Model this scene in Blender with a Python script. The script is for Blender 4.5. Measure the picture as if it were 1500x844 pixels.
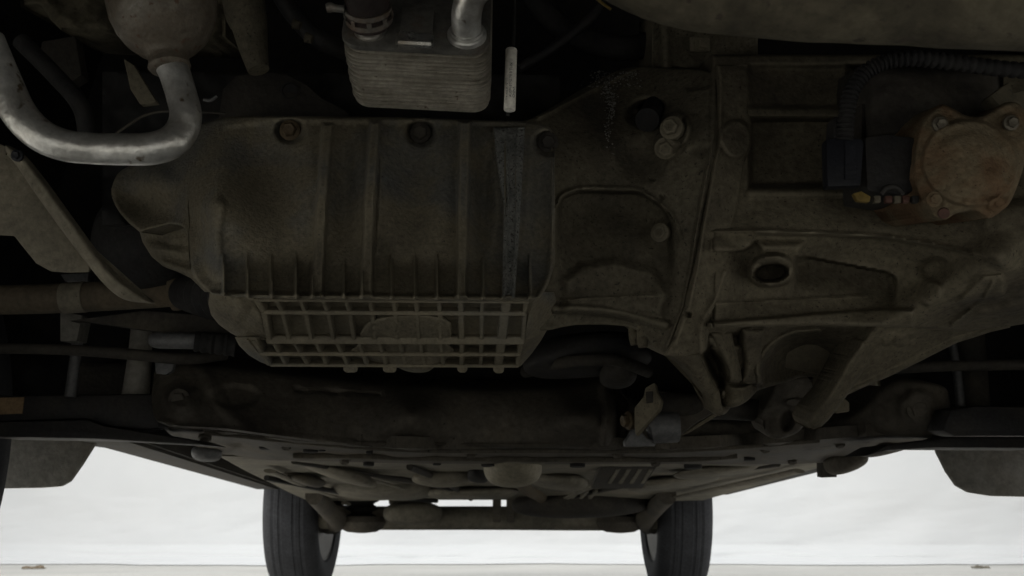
import bpy, bmesh, math, random
import numpy as np
from mathutils import Vector, Matrix
random.seed(7); rng = np.random.RandomState(11)
sc = bpy.context.scene
for o in list(bpy.data.objects): bpy.data.objects.remove(o)

# ------------------------------------------------------------------ camera
F = 1454.0; PITCH = math.radians(13.8); CZ = 0.22
cam = bpy.data.cameras.new('camera'); camo = bpy.data.objects.new('camera', cam)
sc.collection.objects.link(camo); sc.camera = camo
camo.location = (0, 0, CZ); camo.rotation_euler = (math.pi/2 + PITCH, 0, 0)
cam.sensor_width = 36; cam.lens = F/1500*36; cam.clip_start = 0.01; cam.clip_end = 100
cam.dof.use_dof = True; cam.dof.focus_distance = 0.86; cam.dof.aperture_fstop = 18
# ------------------------------------------------------------------ light
w = bpy.data.worlds.new('World'); sc.world = w; w.use_nodes = True
w.node_tree.nodes['Background'].inputs[0].default_value = (0.93, 0.97, 1.0, 1)
w.node_tree.nodes['Background'].inputs[1].default_value = 0.30
def area(name, loc, target, sx, sy, power, col):
    l = bpy.data.lights.new(name, 'AREA'); l.shape = 'RECTANGLE'; l.size = sx; l.size_y = sy; l.energy = power; l.color = col
    o = bpy.data.objects.new(name, l); sc.collection.objects.link(o); o.location = loc
    o.rotation_euler = (Vector(target)-Vector(loc)).to_track_quat('-Z', 'Y').to_euler(); return o
area('ceiling_lamp_rear', (0, 5.4, 3.4), (0, 7.3, 0.7), 9, 0.8, 122, (0.985, 1.0, 1.0))
area('ceiling_lamp_front', (0.2, -2.4, 2.8), (0.1, -0.6, 0.0), 3.0, 1.2, 110, (1.0, 0.96, 0.88))
area('ceiling_lamp_left', (-2.6, 1.6, 2.9), (-1.6, 1.5, 0.0), 0.8, 4.0, 190, (1.0, 0.97, 0.90))
area('ceiling_lamp_right', (2.6, 1.6, 2.9), (1.6, 1.5, 0.0), 0.8, 4.0, 100, (1.0, 0.97, 0.90))
sc.view_settings.view_transform = 'Standard'; sc.view_settings.look = 'None'
sc.view_settings.exposure = -0.08; sc.view_settings.gamma = 1.0
sc.cycles.max_bounces = 8; sc.cycles.diffuse_bounces = 5

# ------------------------------------------------------------------ helpers
cP, sP = math.cos(PITCH), math.sin(PITCH)
def P(x, y, D):
    """photo pixel (1500x844) at distance D in front of the camera -> place"""
    cx = (x-750)/F; cy = (422-y)/F
    dy = cP-cy*sP; dz = sP+cy*cP
    return Vector((cx*D/dy, D, CZ+dz*D/dy))
def PA(x, y, D):
    cx = (x-750)/F; cy = (422-y)/F; dy = cP-cy*sP; dz = sP+cy*cP
    return np.stack([cx*D/dy, D+0*cx, CZ+dz*D/dy], -1)
def px(n, D): return n*D/F
def new_obj(name, verts, faces, mat, parent=None, smooth=True, auto=None):
    me = bpy.data.meshes.new(name); me.from_pydata([tuple(v) for v in verts], [], faces)
    me.materials.append(mat); me.update()
    o = bpy.data.objects.new(name, me); sc.collection.objects.link(o)
    if parent: o.parent = parent
    if smooth:
        me.polygons.foreach_set('use_smooth', [True]*len(me.polygons))
        if auto: me.set_sharp_from_angle(angle=math.radians(auto))
    return o
def bm_obj(name, bm, mat, parent=None, smooth=True, auto=40):
    bmesh.ops.recalc_face_normals(bm, faces=bm.faces)
    me = bpy.data.meshes.new(name); bm.to_mesh(me); bm.free(); me.materials.append(mat)
    o = bpy.data.objects.new(name, me); sc.collection.objects.link(o)
    if parent: o.parent = parent
    if smooth:
        me.polygons.foreach_set('use_smooth', [True]*len(me.polygons)); me.set_sharp_from_angle(angle=math.radians(auto))
    return o
def crom(pts, n):
    p = np.array(pts, float); p = np.vstack([2*p[0]-p[1], p, 2*p[-1]-p[-2]]); out = []
    for i in range(1, len(p)-2):
        for t in np.linspace(0, 1, n, endpoint=False):
            a, b, c, d = p[i-1:i+3]
            out.append(.5*(2*b+(c-a)*t+(2*a-5*b+4*c-d)*t*t+(3*b-a-3*c+d)*t**3))
    out.append(p[-2]); return np.array(out)
def tube(name, pts, mat, parent, seg=20, n=8, flat=1.0, rfun=None, world=False):
    """pts: (x,y,D,rpx)"""
    q = [tuple(float(k) for k in a) for a in (crom(pts, n) if n > 1 else np.array(pts, float))]
    C = [Vector(a[:3]) if world else P(*a[:3]) for a in q]
    R = [a[3] if world else px(a[3], a[2]) for a in q]
    if rfun: R = [r*rfun(i) for i, r in enumerate(R)]
    vs, fs = [], []; up = Vector((0.13, -0.6, 0.8)); N = len(C)
    for i in range(N):
        t = (C[min(i+1, N-1)]-C[max(i-1, 0)]).normalized()
        s = t.cross(up); 
        if s.length < 1e-4: s = t.cross(Vector((1, 0, 0)))
        s.normalize(); up = s.cross(t).normalized()
        for k in range(seg):
            a = 2*math.pi*k/seg
            vs.append(C[i]+R[i]*(math.cos(a)*s+flat*math.sin(a)*up))
    for i in range(N-1):
        for k in range(seg):
            k2 = (k+1) % seg; fs.append((i*seg+k, i*seg+k2, (i+1)*seg+k2, (i+1)*seg+k))
    fs.append(tuple(range(seg))); fs.append(tuple((N-1)*seg+k for k in reversed(range(seg))))
    return new_obj(name, vs, fs, mat, parent, True, 50)
def lathe(name, A, axis, prof, mat, parent, seg=32, auto=35, closed=False):
    """prof: (distance along axis, radius) in metres"""
    A = Vector(A); ax = Vector(axis).normalized(); s = ax.cross(Vector((0.2, 0.3, 1) if abs(ax.z) < .9 else (1, 0, 0))).normalized(); u = ax.cross(s)
    vs, fs = [], []
    for d, r in prof:
        for k in range(seg):
            a = 2*math.pi*k/seg; vs.append(A+ax*d+r*(math.cos(a)*s+math.sin(a)*u))
    n = len(prof)
    for i in range(n-1 if not closed else n):
        j = (i+1) % n
        for k in range(seg):
            k2 = (k+1) % seg; fs.append((i*seg+k, i*seg+k2, j*seg+k2, j*seg+k))
    if not closed:
        fs.append(tuple(range(seg))); fs.append(tuple((n-1)*seg+k for k in reversed(range(seg))))
    return new_obj(name, vs, fs, mat, parent, True, auto)
def bolt(x, y, D, r, mat, parent, ax=(0, -1, -0.25), name='bolt', h=1.0):
    """hex head with washer flange, facing ax"""
    A = P(x, y, D); R = px(r, D); axv = Vector(ax).normalized()
    s = axv.cross(Vector((0.3, 0.2, 1))).normalized(); u = axv.cross(s); bm = bmesh.new()
    def ring(d, rad, n, ph=0): return [bm.verts.new(A+axv*d+rad*(math.cos(2*math.pi*k/n+ph)*s+math.sin(2*math.pi*k/n+ph)*u)) for k in range(n)]
    def skin(a, b):
        n = len(a)
        for k in range(n): bm.faces.new((a[k], a[(k+1) % n], b[(k+1) % n], b[k]))
    a = ring(-R*.5, R*1.35, 18); b = ring(R*.18, R*1.35, 18); c = ring(R*.32, R*1.05, 18); skin(a, b); skin(b, c); bm.faces.new(c); bm.faces.new(a)
    ph = random.random(); e = ring(R*.2, R*.95, 6, ph); g = ring(R*.95*h, R*.95, 6, ph); k = ring(R*1.08*h, R*.78, 6, ph); l = ring(R*1.0*h, R*.45, 6, ph)
    skin(e, g); skin(g, k); skin(k, l); bm.faces.new(l)
    return bm_obj(name, bm, mat, parent, True, 30)
def plate(name, pts, D, mat, parent, thick=0.004, vec=(0, 1, 0.1), bev=0.001, seg=2):
    """outline of (x,y[,D]) extruded by thick along vec"""
    bm = bmesh.new(); v = Vector(vec).normalized()*thick
    a = [bm.verts.new(P(p[0], p[1], p[2] if len(p) > 2 else D)) for p in pts]
    b = [bm.verts.new(q.co+v) for q in a]; n = len(a)
    bm.faces.new(a); bm.faces.new(b[::-1])
    for i in range(n): bm.faces.new((a[i], b[i], b[(i+1) % n], a[(i+1) % n]))
    bmesh.ops.recalc_face_normals(bm, faces=bm.faces)
    if bev: bmesh.ops.bevel(bm, geom=list(bm.edges), offset=bev, segments=seg, affect='EDGES', profile=.6, clamp_overlap=True)
    return bm_obj(name, bm, mat, parent, True, 32)
def bar(name, A, B, wd, ht, mat, parent, bev=0.0012, up=(0, 0, 1), skew=False):
    """straight bar from A to B (places), its lower face on the line"""
    A, B = Vector(A), Vector(B); t = (B-A).normalized(); s = t.cross(Vector(up)).normalized(); u = Vector(up).normalized() if skew else s.cross(t)
    bm = bmesh.new(); vs = []
    for c in (A, B):
        for i, j in ((-1, 0), (1, 0), (1, 1), (-1, 1)): vs.append(bm.verts.new(c+s*wd/2*i*(0.8 if j == 0 else 1)+u*ht*j))
    for f in ((0, 1, 2, 3), (7, 6, 5, 4), (0, 4, 5, 1), (1, 5, 6, 2), (2, 6, 7, 3), (3, 7, 4, 0)): bm.faces.new([vs[k] for k in f])
    if bev: bmesh.ops.bevel(bm, geom=list(bm.edges), offset=bev, segments=2, affect='EDGES', clamp_overlap=True)
    return bm_obj(name, bm, mat, parent, True, 40)
def box(name, c, size, mat, parent, rot=None, bev=0.003):
    bm = bmesh.new(); bmesh.ops.create_cube(bm, size=1.0); M = Matrix.Diagonal((*size, 1))
    bmesh.ops.transform(bm, matrix=M, verts=bm.verts)
    if bev: bmesh.ops.bevel(bm, geom=list(bm.edges), offset=bev, segments=2, affect='EDGES', clamp_overlap=True)
    R = rot.to_4x4() if rot else Matrix.Identity(4)
    bmesh.ops.transform(bm, matrix=Matrix.Translation(Vector(c)) @ R, verts=bm.verts)
    return bm_obj(name, bm, mat, parent, True, 40)
def blob(name, x, y, D, rx, ry, rz, mat, parent, rot=0, k=0.0, seed=0):
    """rounded lump, radii rx, ry in px and rz in metres"""
    bm = bmesh.new(); bmesh.ops.create_icosphere(bm, subdivisions=4, radius=1); c = P(x, y, D)
    for v in bm.verts:
        n = k*math.sin(3.1*v.co.x+seed)*math.cos(2.7*v.co.z+seed*2)
        q = v.co*(1+n); q = Vector((math.copysign(abs(q.x)**.8, q.x)*px(rx, D), math.copysign(abs(q.y)**.8, q.y)*rz, math.copysign(abs(q.z)**.8, q.z)*px(ry, D)))
        ca, sa = math.cos(rot), math.sin(rot); v.co = c+Vector((q.x*ca-q.z*sa, q.y, q.x*sa+q.z*ca))
    return bm_obj(name, bm, mat, parent, True, 180)

# ---- castings: a surface of real depth with raised and sunken features, closed at the back
def tps(pts):
    p = np.array(pts, float); X = p[:, :2]/300.0; n = len(p)
    def U(r2): return np.where(r2 > 1e-12, r2*np.log(r2+1e-20), 0)
    K = U(((X[:, None]-X[None])**2).sum(-1)); A = np.zeros((n+3, n+3)); A[:n, :n] = K+np.eye(n)*1e-6; A[:n, n] = 1; A[:n, n+1:] = X; A[n:, :n] = A[:n, n:].T
    c = np.linalg.solve(A, np.r_[p[:, 2], 0, 0, 0])
    def f(x, y):
        q = np.stack([x, y], -1)/300.0; r = c[n]+c[n+1]*q[..., 0]+c[n+2]*q[..., 1]
        for i in range(n): r = r+c[i]*U(((q-X[i])**2).sum(-1))
        return r
    return f
def ss(a, b, v): t = np.clip((v-a)/(b-a), 0, 1); return t*t*(3-2*t)
def dpoly(x, y, pts, closed=False):
    d = np.full(x.shape, 1e9); p = list(pts)+([pts[0]] if closed else [])
    for (x0, y0), (x1, y1) in zip(p[:-1], p[1:]):
        L = (x1-x0)**2+(y1-y0)**2+1e-9; t = np.clip(((x-x0)*(x1-x0)+(y-y0)*(y1-y0))/L, 0, 1)
        d = np.minimum(d, np.hypot(x-x0-t*(x1-x0), y-y0-t*(y1-y0)))
    return d
def inside(x, y, pts):
    c = np.zeros(x.shape, bool); n = len(pts)
    for i in range(n):
        x0, y0 = pts[i]; x1, y1 = pts[(i+1) % n]
        if y0 == y1: continue
        c ^= ((y0 > y) != (y1 > y)) & (x < (x1-x0)*(y-y0)/(y1-y0)+x0)
    return c
def sm(pts, n=6): return [tuple(a) for a in crom(pts, n)]
def ridge(pts, wd, h, y0=None, y1=None):
    def f(x, y):
        t = np.clip(1-dpoly(x, y, pts)/wd, 0, 1); r = -h*np.sqrt(1-(1-ss(0, 1.3, t)*1.0)**2) if (5 < wd < 20 and h > 0) else -h*ss(0, 1, t)
        return r*(ss(y0, y1, y) if y0 is not None else 1)
    return f
def step(pts, h, soft=5):
    def f(x, y):
        s = dpoly(x, y, pts, True)*np.where(inside(x, y, pts), 1, -1); return -h*ss(-soft*.3, soft, s)
    return f
def ledge(pts, h, up=0, down=0, x0=-1e4, x1=1e4, sx=20):
    """an overhanging edge along pts: above it the metal swells out over 'up' px, or below it sinks in and returns over 'down' px"""
    p = np.array(sorted(pts), float)
    def f(x, y):
        d = y-np.interp(x, p[:, 0], p[:, 1]); m = ss(x0-sx, x0, x)*ss(x1+sx, x1, x)
        return m*(-h*np.clip((d+up)/up, 0, 1)**1.5*ss(3, -1.5, d) if up else h*ss(0, 4, d)*ss(down, 4, d))
    return f
def ell(cx, cy, rx, ry, h, rot=0, soft=.35):
    ca, sa = math.cos(rot), math.sin(rot)
    def f(x, y):
        u = ((x-cx)*ca+(y-cy)*sa)/rx; v = (-(x-cx)*sa+(y-cy)*ca)/ry; return -h*ss(0, soft, 1-np.hypot(u, v))
    return f
LAT = rng.rand(256, 256)
def vnoise(x, y):
    xi = np.floor(x).astype(int); yi = np.floor(y).astype(int); fx = x-xi; fy = y-yi; fx = fx*fx*(3-2*fx); fy = fy*fy*(3-2*fy)
    g = lambda a, b: LAT[a % 256, b % 256]
    return (g(xi, yi)*(1-fx)+g(xi+1, yi)*fx)*(1-fy)+(g(xi, yi+1)*(1-fx)+g(xi+1, yi+1)*fx)*fy-.5
def fbm(amp, scale, oct=4, sy=1.0):
    def f(x, y):
        r = 0
        for o in range(oct): r = r+vnoise(x/scale*2**o+o*17.3, y/(scale*sy)*2**o+o*5.1)/2**o
        return amp*r
    return f
def casting(name, a, b, base, feats, mat, parent, horiz=True, stp=3.0, back=0.06, rnd=(8, 0.008)):
    """horiz: a = upper outline, b = lower outline as functions of x; else a = left, b = right outline as functions of y"""
    a = np.array(a, float); b = np.array(b, float); i0, i1 = (0, 1) if horiz else (1, 0)
    u0, u1 = max(a[:, i0].min(), b[:, i0].min()), min(a[:, i0].max(), b[:, i0].max())
    nu = max(3, int((u1-u0)/stp)+1); us = np.linspace(u0, u1, nu)
    lo = np.interp(us, a[:, i0], a[:, i1]); hi = np.interp(us, b[:, i0], b[:, i1]); hi = np.maximum(hi, lo+.5)
    nv = max(3, int((hi-lo).max()/stp)+1); v = np.linspace(0, 1, nv)
    Uu = np.repeat(us[:, None], nv, 1); Vv = lo[:, None]+(hi-lo)[:, None]*v[None]
    X, Y = (Uu, Vv) if horiz else (Vv, Uu)
    D = base(X, Y)
    for f in feats: D = D+f(X, Y)
    if rnd:
        outline = [(us[i], lo[i]) for i in range(nu)]+[(us[i], hi[i]) for i in range(nu-1, -1, -1)]
        outline = outline[::2]
        if not horiz: outline = [(q, p) for p, q in outline]
        e = dpoly(X, Y, outline, True); t = np.clip(e/rnd[0], 0, 1); D = D+rnd[1]*(1-np.sqrt(1-(1-t)**2))
    V = PA(X, Y, D).reshape(-1, 3); idx = np.arange(nu*nv).reshape(nu, nv)
    fs = [(int(idx[i, j]), int(idx[i+1, j]), int(idx[i+1, j+1]), int(idx[i, j+1])) for i in range(nu-1) for j in range(nv-1)]
    loop = [int(k) for k in list(idx[:, 0])+list(idx[-1, 1:])+list(idx[-2::-1, -1])+list(idx[0, -2:0:-1])]
    n = len(V); L = len(loop); sk = V[loop].copy(); ctr = sk.mean(0); sk[:, 1] += back; sk[:, 2] += back*.25; ctr[1] += back*1.1
    V = np.vstack([V, sk, ctr[None]])
    for k in range(L):
        k2 = (k+1) % L; fs.append((loop[k], n+k, n+k2, loop[k2])); fs.append((n+k, n+L, n+k2))
    o = new_obj(name, V, fs, mat, parent, True)
    bm = bmesh.new(); bm.from_mesh(o.data); bmesh.ops.recalc_face_normals(bm, faces=bm.faces); bm.to_mesh(o.data); bm.free()
    o.data.set_sharp_from_angle(angle=math.radians(75)); return o

# ------------------------------------------------------------------ materials
def mat(name, cols, scale=9, rough=.75, metal=0., bump=.3, bscale=120, spec=.35, speck=None, stretch=None, grain=0.22, wear=None, det=6):
    """cols: list of (position, rgb) over a noise; bump: cast grain"""
    m = bpy.data.materials.new(name); m.use_nodes = True; nt = m.node_tree; N = nt.nodes; Lk = nt.links.new
    b = N['Principled BSDF']; tc = N.new('ShaderNodeTexCoord'); mp = N.new('ShaderNodeMapping'); Lk(tc.outputs['Object'], mp.inputs[0])
    if stretch: mp.inputs['Scale'].default_value = stretch
    n1 = N.new('ShaderNodeTexNoise'); n1.inputs['Scale'].default_value = scale; n1.inputs['Detail'].default_value = det; n1.inputs['Roughness'].default_value = .62; n1.inputs['Distortion'].default_value = .4
    Lk(mp.outputs[0], n1.inputs['Vector'])
    r = N.new('ShaderNodeValToRGB'); Lk(n1.outputs['Fac'], r.inputs[0]); el = r.color_ramp.elements
    while len(el) < len(cols): el.new(.5)
    for e, (p, c) in zip(el, cols): e.position = p; e.color = (*c, 1)
    out = r.outputs[0]
    if speck:
        n3 = N.new('ShaderNodeTexNoise'); n3.inputs['Scale'].default_value = speck[0]; n3.inputs['Detail'].default_value = 3; Lk(tc.outputs['Object'], n3.inputs['Vector'])
        r3 = N.new('ShaderNodeValToRGB'); r3.color_ramp.elements[0].position = speck[1]; r3.color_ramp.elements[1].position = speck[1]+.06; Lk(n3.outputs['Fac'], r3.inputs[0])
        mx = N.new('ShaderNodeMix'); mx.data_type = 'RGBA'; Lk(r3.outputs[0], mx.inputs['Factor']); Lk(out, mx.inputs['A']); mx.inputs['B'].default_value = (*speck[2], 1); out = mx.outputs['Result']
    if grain:
        n4 = N.new('ShaderNodeTexNoise'); n4.inputs['Scale'].default_value = bscale*.9; n4.inputs['Detail'].default_value = 4; n4.inputs['Roughness'].default_value = .7; Lk(tc.outputs['Object'], n4.inputs['Vector'])
        m4 = N.new('ShaderNodeMapRange'); Lk(n4.outputs['Fac'], m4.inputs[0]); m4.inputs[1].default_value = .32; m4.inputs[2].default_value = .68; m4.inputs[3].default_value = 1-grain; m4.inputs[4].default_value = 1+grain
        hv = N.new('ShaderNodeHueSaturation'); Lk(out, hv.inputs['Color']); Lk(m4.outputs[0], hv.inputs['Value']); out = hv.outputs[0]
    if wear:
        ge = N.new('ShaderNodeNewGeometry'); w4 = N.new('ShaderNodeMapRange'); Lk(ge.outputs['Pointiness'], w4.inputs[0]); w4.inputs[1].default_value = .508; w4.inputs[2].default_value = .57; w4.inputs[3].default_value = 0; w4.inputs[4].default_value = .75
        mu = N.new('ShaderNodeMath'); mu.operation = 'MULTIPLY'; Lk(w4.outputs[0], mu.inputs[0]); Lk(n1.outputs['Fac'], mu.inputs[1])
        mw = N.new('ShaderNodeMix'); mw.data_type = 'RGBA'; Lk(mu.outputs[0], mw.inputs['Factor']); Lk(out, mw.inputs['A']); mw.inputs['B'].default_value = (*wear, 1); out = mw.outputs['Result']
    Lk(out, b.inputs['Base Color'])
    n2 = N.new('ShaderNodeTexNoise'); n2.inputs['Scale'].default_value = bscale; n2.inputs['Detail'].default_value = 5; Lk(mp.outputs[0], n2.inputs['Vector'])
    bp = N.new('ShaderNodeBump'); bp.inputs['Strength'].default_value = bump; bp.inputs['Distance'].default_value = .003; Lk(n2.outputs['Fac'], bp.inputs['Height']); Lk(bp.outputs[0], b.inputs['Normal'])
    mr = N.new('ShaderNodeMapRange'); Lk(n1.outputs['Fac'], mr.inputs[0]); mr.inputs[1].default_value = .3; mr.inputs[2].default_value = .7; mr.inputs[3].default_value = rough-.1; mr.inputs[4].default_value = min(1, rough+.12); Lk(mr.outputs[0], b.inputs['Roughness'])
    b.inputs['Metallic'].default_value = metal; b.inputs['Specular IOR Level'].default_value = spec
    return m
M = {}
M['pan'] = mat('dusty_cast_aluminium', [(.26, (.085, .077, .062)), (.40, (.135, .121, .090)), (.52, (.195, .173, .125)), (.61, (.155, .148, .126)), (.73, (.115, .120, .120))], 8, .76, .15, .5, 300, .3, (420, .68, (.06, .054, .045)), grain=.25, wear=(.30, .27, .20))
M['palerib'] = mat('grey_speckled_aluminium', [(.3, (.15, .155, .150)), (.5, (.21, .215, .205)), (.7, (.25, .25, .235))], 30, .7, .2, .7, 330, .3, (420, .58, (.07, .068, .06)), grain=.35)
M['block'] = mat('dusty_engine_casting', [(.30, (.050, .045, .036)), (.5, (.110, .098, .072)), (.7, (.150, .135, .098))], 8, .82, .05, .45, 200, .25, (300, .62, (.05, .045, .035)), grain=.28, wear=(.26, .235, .175))
M['gear'] = mat('dusty_gearbox_casting', [(.30, (.065, .057, .044)), (.48, (.125, .110, .080)), (.68, (.175, .155, .110))], 9, .85, .0, .4, 180, .2, (350, .63, (.06, .05, .04)), grain=.28, wear=(.28, .25, .185))
M['rustcover'] = mat('rust_stained_cover', [(.28, (.18, .155, .108)), (.43, (.195, .155, .10)), (.53, (.175, .115, .068)), (.66, (.135, .08, .05))], 14, .85, .0, .5, 300, .2, (500, .66, (.07, .04, .03)))
M['alu'] = mat('dull_aluminium_pipe', [(.28, (.30, .275, .23)), (.40, (.50, .49, .46)), (.55, (.64, .64, .62)), (.7, (.70, .70, .69))], 22, .36, .75, .3, 130, .5, (75, .66, (.17, .13, .085)), grain=.2)
M['can'] = mat('corroded_canister', [(.35, (.15, .135, .11)), (.48, (.11, .092, .07)), (.58, (.19, .175, .15)), (.66, (.42, .41, .39))], 11, .6, .35, .5, 160, .4, (160, .62, (.10, .06, .04)))
M['cooler'] = mat('brazed_steel', [(.3, (.25, .232, .19)), (.55, (.36, .335, .285)), (.72, (.46, .44, .38))], 20, .48, .5, .25, 220, .4, (120, .68, (.09, .055, .035)), (1, 1, 4))
M['cooltop'] = mat('cooler_face', [(.35, (.10, .10, .095)), (.55, (.17, .165, .15)), (.7, (.14, .09, .06))], 26, .5, .55, .2, 200, .4)
M['bright'] = mat('bright_steel', [(.4, (.60, .60, .58)), (.7, (.42, .38, .33))], 30, .3, .9, .1, 200)
M['hose'] = mat('dark_red_rubber_hose', [(.4, (.026, .021, .020)), (.65, (.045, .030, .028))], 40, .6, 0, .2, 300)
M['rubber'] = mat('black_rubber', [(.4, (.018, .018, .019)), (.65, (.032, .031, .030))], 20, .75, 0, .3, 200, .25)
M['tyre'] = mat('tyre_rubber', [(.4, (.045, .047, .053)), (.65, (.068, .070, .078))], 12, .8, 0, .3, 150, .25)
M['plastic'] = mat('black_plastic', [(.4, (.022, .022, .024)), (.65, (.045, .042, .038))], 15, .6, 0, .25, 200)
M['blue'] = mat('navy_connector', [(.4, (.010, .011, .016)), (.65, (.019, .021, .028))], 30, .55, 0, .2, 300)
M['yellow'] = mat('yellow_plastic', [(.4, (.16, .11, .03)), (.65, (.24, .17, .045))], 60, .6, 0, .2, 300)
M['red'] = mat('dull_red_wire', [(.4, (.09, .045, .035)), (.65, (.13, .065, .05))], 60, .6, 0, .2, 300)
M['darksteel'] = mat('dark_dusty_steel', [(.35, (.030, .028, .026)), (.55, (.055, .050, .043)), (.72, (.085, .076, .060))], 10, .75, .1, .35, 160, .3)
M['sub'] = mat('subframe_steel', [(.35, (.070, .063, .053)), (.55, (.115, .103, .084)), (.72, (.15, .13, .10))], 8, .75, .1, .35, 140, .3, (200, .68, (.03, .025, .02)))
M['floorpan'] = mat('dusty_underbody', [(.32, (.12, .112, .090)), (.52, (.195, .18, .145)), (.70, (.26, .235, .185))], 5, .8, .0, .3, 60, .25)
M['tan'] = mat('dusty_shield', [(.32, (.14, .128, .10)), (.52, (.20, .182, .14)), (.70, (.24, .22, .17))], 12, .8, 0, .35, 180, .25, (220, .68, (.08, .07, .05)))
M['chamber'] = mat('pale_dusty_metal', [(.32, (.26, .24, .185)), (.52, (.34, .31, .24)), (.70, (.40, .37, .29))], 12, .7, .1, .3, 150, .3)
M['beam'] = mat('dusty_front_beam', [(.30, (.040, .036, .028)), (.46, (.085, .076, .055)), (.56, (.12, .107, .077)), (.70, (.16, .143, .10))], 11, .85, 0, .6, 110, .2, (90, .64, (.06, .05, .04)))
M['rustshaft'] = mat('rusty_shaft', [(.32, (.075, .062, .046)), (.55, (.115, .095, .067)), (.72, (.15, .118, .08))], 12, .8, .1, .3, 160, .25)
M['grey'] = mat('grey_metal', [(.35, (.10, .102, .105)), (.6, (.16, .162, .165))], 25, .55, .3, .2, 200)
M['sticker'] = mat('tan_sticker', [(.4, (.30, .21, .12)), (.65, (.24, .16, .09))], 40, .8, 0, .1, 200)
M['white'] = mat('white_sleeve', [(.35, (.70, .68, .62)), (.65, (.82, .80, .74))], 60, .6, 0, .1, 300)
M['ink'] = mat('black_ink', [(.4, (.02, .02, .02)), (.6, (.03, .03, .03))], 30, .8, 0, 0, 100)
M['residue'] = mat('white_residue', [(.4, (.24, .24, .225)), (.65, (.34, .34, .32))], 60, .8, 0, .4, 300)
M['brass'] = mat('rusty_bolt', [(.35, (.07, .05, .032)), (.6, (.12, .09, .055))], 60, .6, .4, .3, 300)
M['steelbolt'] = mat('dull_bolt', [(.35, (.10, .09, .07)), (.6, (.16, .145, .115))], 60, .5, .5, .3, 300)
M['rim'] = mat('wheel_rim', [(.35, (.11, .104, .095)), (.6, (.17, .16, .145))], 15, .6, .3, .2, 100)
M['flap'] = mat('dusty_mud_flap', [(.35, (.20, .195, .178)), (.55, (.26, .25, .225)), (.70, (.17, .15, .125))], 8, .8, 0, .4, 120, .2)
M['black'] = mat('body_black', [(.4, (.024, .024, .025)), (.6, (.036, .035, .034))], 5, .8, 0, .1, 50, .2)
M['paint'] = mat('grey_car_paint', [(.4, (.20, .21, .22)), (.6, (.21, .22, .23))], 3, .3, .2, 0, 50)
M['ground'] = mat('pale_floor', [(.35, (.56, .55, .52)), (.6, (.64, .63, .60))], 1.2, .75, 0, .1, 30, .3, grain=0)
M['cloth'] = mat('white_cloth', [(.35, (.80, .81, .82)), (.65, (.84, .845, .85))], 1.0, .9, 0, .25, 40, .1, grain=0)
M['debris'] = mat('brown_debris', [(.4, (.16, .12, .08)), (.6, (.30, .25, .19))], 60, .9, 0, .3, 100)

# ------------------------------------------------------------------ setting
fl = new_obj('floor', [(-40, -30, 0), (40, -30, 0), (40, 50, 0), (-40, 50, 0)], [(0, 1, 2, 3)], M['ground'], None, False); fl['kind'] = 'structure'
def curtain():
    xs = np.linspace(-7, 7, 240); zs = np.r_[np.linspace(0, .5, 60), np.linspace(.55, 3.4, 50)]
    X, Z = np.meshgrid(xs, zs, indexing='ij')
    Y = 7.46+fbm(.05, 2.2, 2, .8)(X+30, Z+9)+fbm(.034, .55, 4, .5)(X*.7+.9*Z+50, Z*1.2-.5*X+3)*ss(1.6, 0, Z)
    lowz = ss(.10, 0, Z); Y = Y-lowz*(.10+fbm(.12, 1.3, 3)(X+9, Z*0+3))+.014*np.sin(Z*70+5*fbm(1.5, .8, 2)(X, Z))*ss(.12, .02, Z)
    Y = np.where(Z > .9, np.minimum(Y, 7.6), Y)
    T = np.linspace(1, .04, 34)[None]; Xl = np.repeat(xs[:, None], 34, 1)      # the foot of the cloth lies in ripples on the floor
    reach = .42+fbm(.5, 1.1, 3)(xs[:, None]+70, xs[:, None]*0+3); Yl = Y[:, :1]-reach*T; Zl = .004+.016*np.abs(np.sin(T*6+3*fbm(1.2, .7, 3)(Xl+20, T+4*0)))*(1-T)**.5+fbm(.02, .3, 3)(Xl+5, T*.5)*(1-T)*T*2+.03*ss(.25, 0, T)
    X = np.hstack([Xl, X]); Y = np.hstack([Yl, Y]); Z = np.hstack([np.maximum(Zl, .003), Z+.034])
    V = np.stack([X, Y, Z], -1).reshape(-1, 3); n, m = X.shape; B = V.copy(); B[:, 1] += .012; k = n*m
    fs = [(i*m+j, (i+1)*m+j, (i+1)*m+j+1, i*m+j+1) for i in range(n-1) for j in range(m-1)]
    fs += [(k+i*m+j, k+i*m+j+1, k+(i+1)*m+j+1, k+(i+1)*m+j) for i in range(n-1) for j in range(m-1)]
    for i in range(n-1): fs += [(i*m, k+i*m, k+(i+1)*m, (i+1)*m), (i*m+m-1, (i+1)*m+m-1, k+(i+1)*m+m-1, k+i*m+m-1)]
    for j in range(m-1): fs += [(j, j+1, k+j+1, k+j), ((n-1)*m+j, k+(n-1)*m+j, k+(n-1)*m+j+1, (n-1)*m+j+1)]
    o = new_obj('curtain', np.vstack([V, B]), fs, M['cloth']); o['label'] = 'creased white cloth hanging to the floor behind the car'; o['category'] = 'curtain'
curtain()
def debris(x, wpx, D, label, mt, seed):
    r = np.random.RandomState(seed); bm = bmesh.new(); c = P(x, 835, D); 
    for k in range(9):
        g = bmesh.ops.create_icosphere(bm, subdivisions=2, radius=1)['verts']; cx = (r.rand()-.5)*px(wpx, D)*.8; R = px(wpx, D)*(.08+.13*r.rand())
        for v in g:
            s = 1+.35*math.sin(9*v.co.x+k)*math.cos(7*v.co.y); v.co = Vector((c.x+cx+v.co.x*R*1.5*s, D+v.co.y*R+(k % 3)*.01, .004+max(0, v.co.z+.3)*R*.55*s))
    o = bm_obj('crumpled_scrap', bm, mt, None); o['label'] = label; o['category'] = 'scrap'
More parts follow.
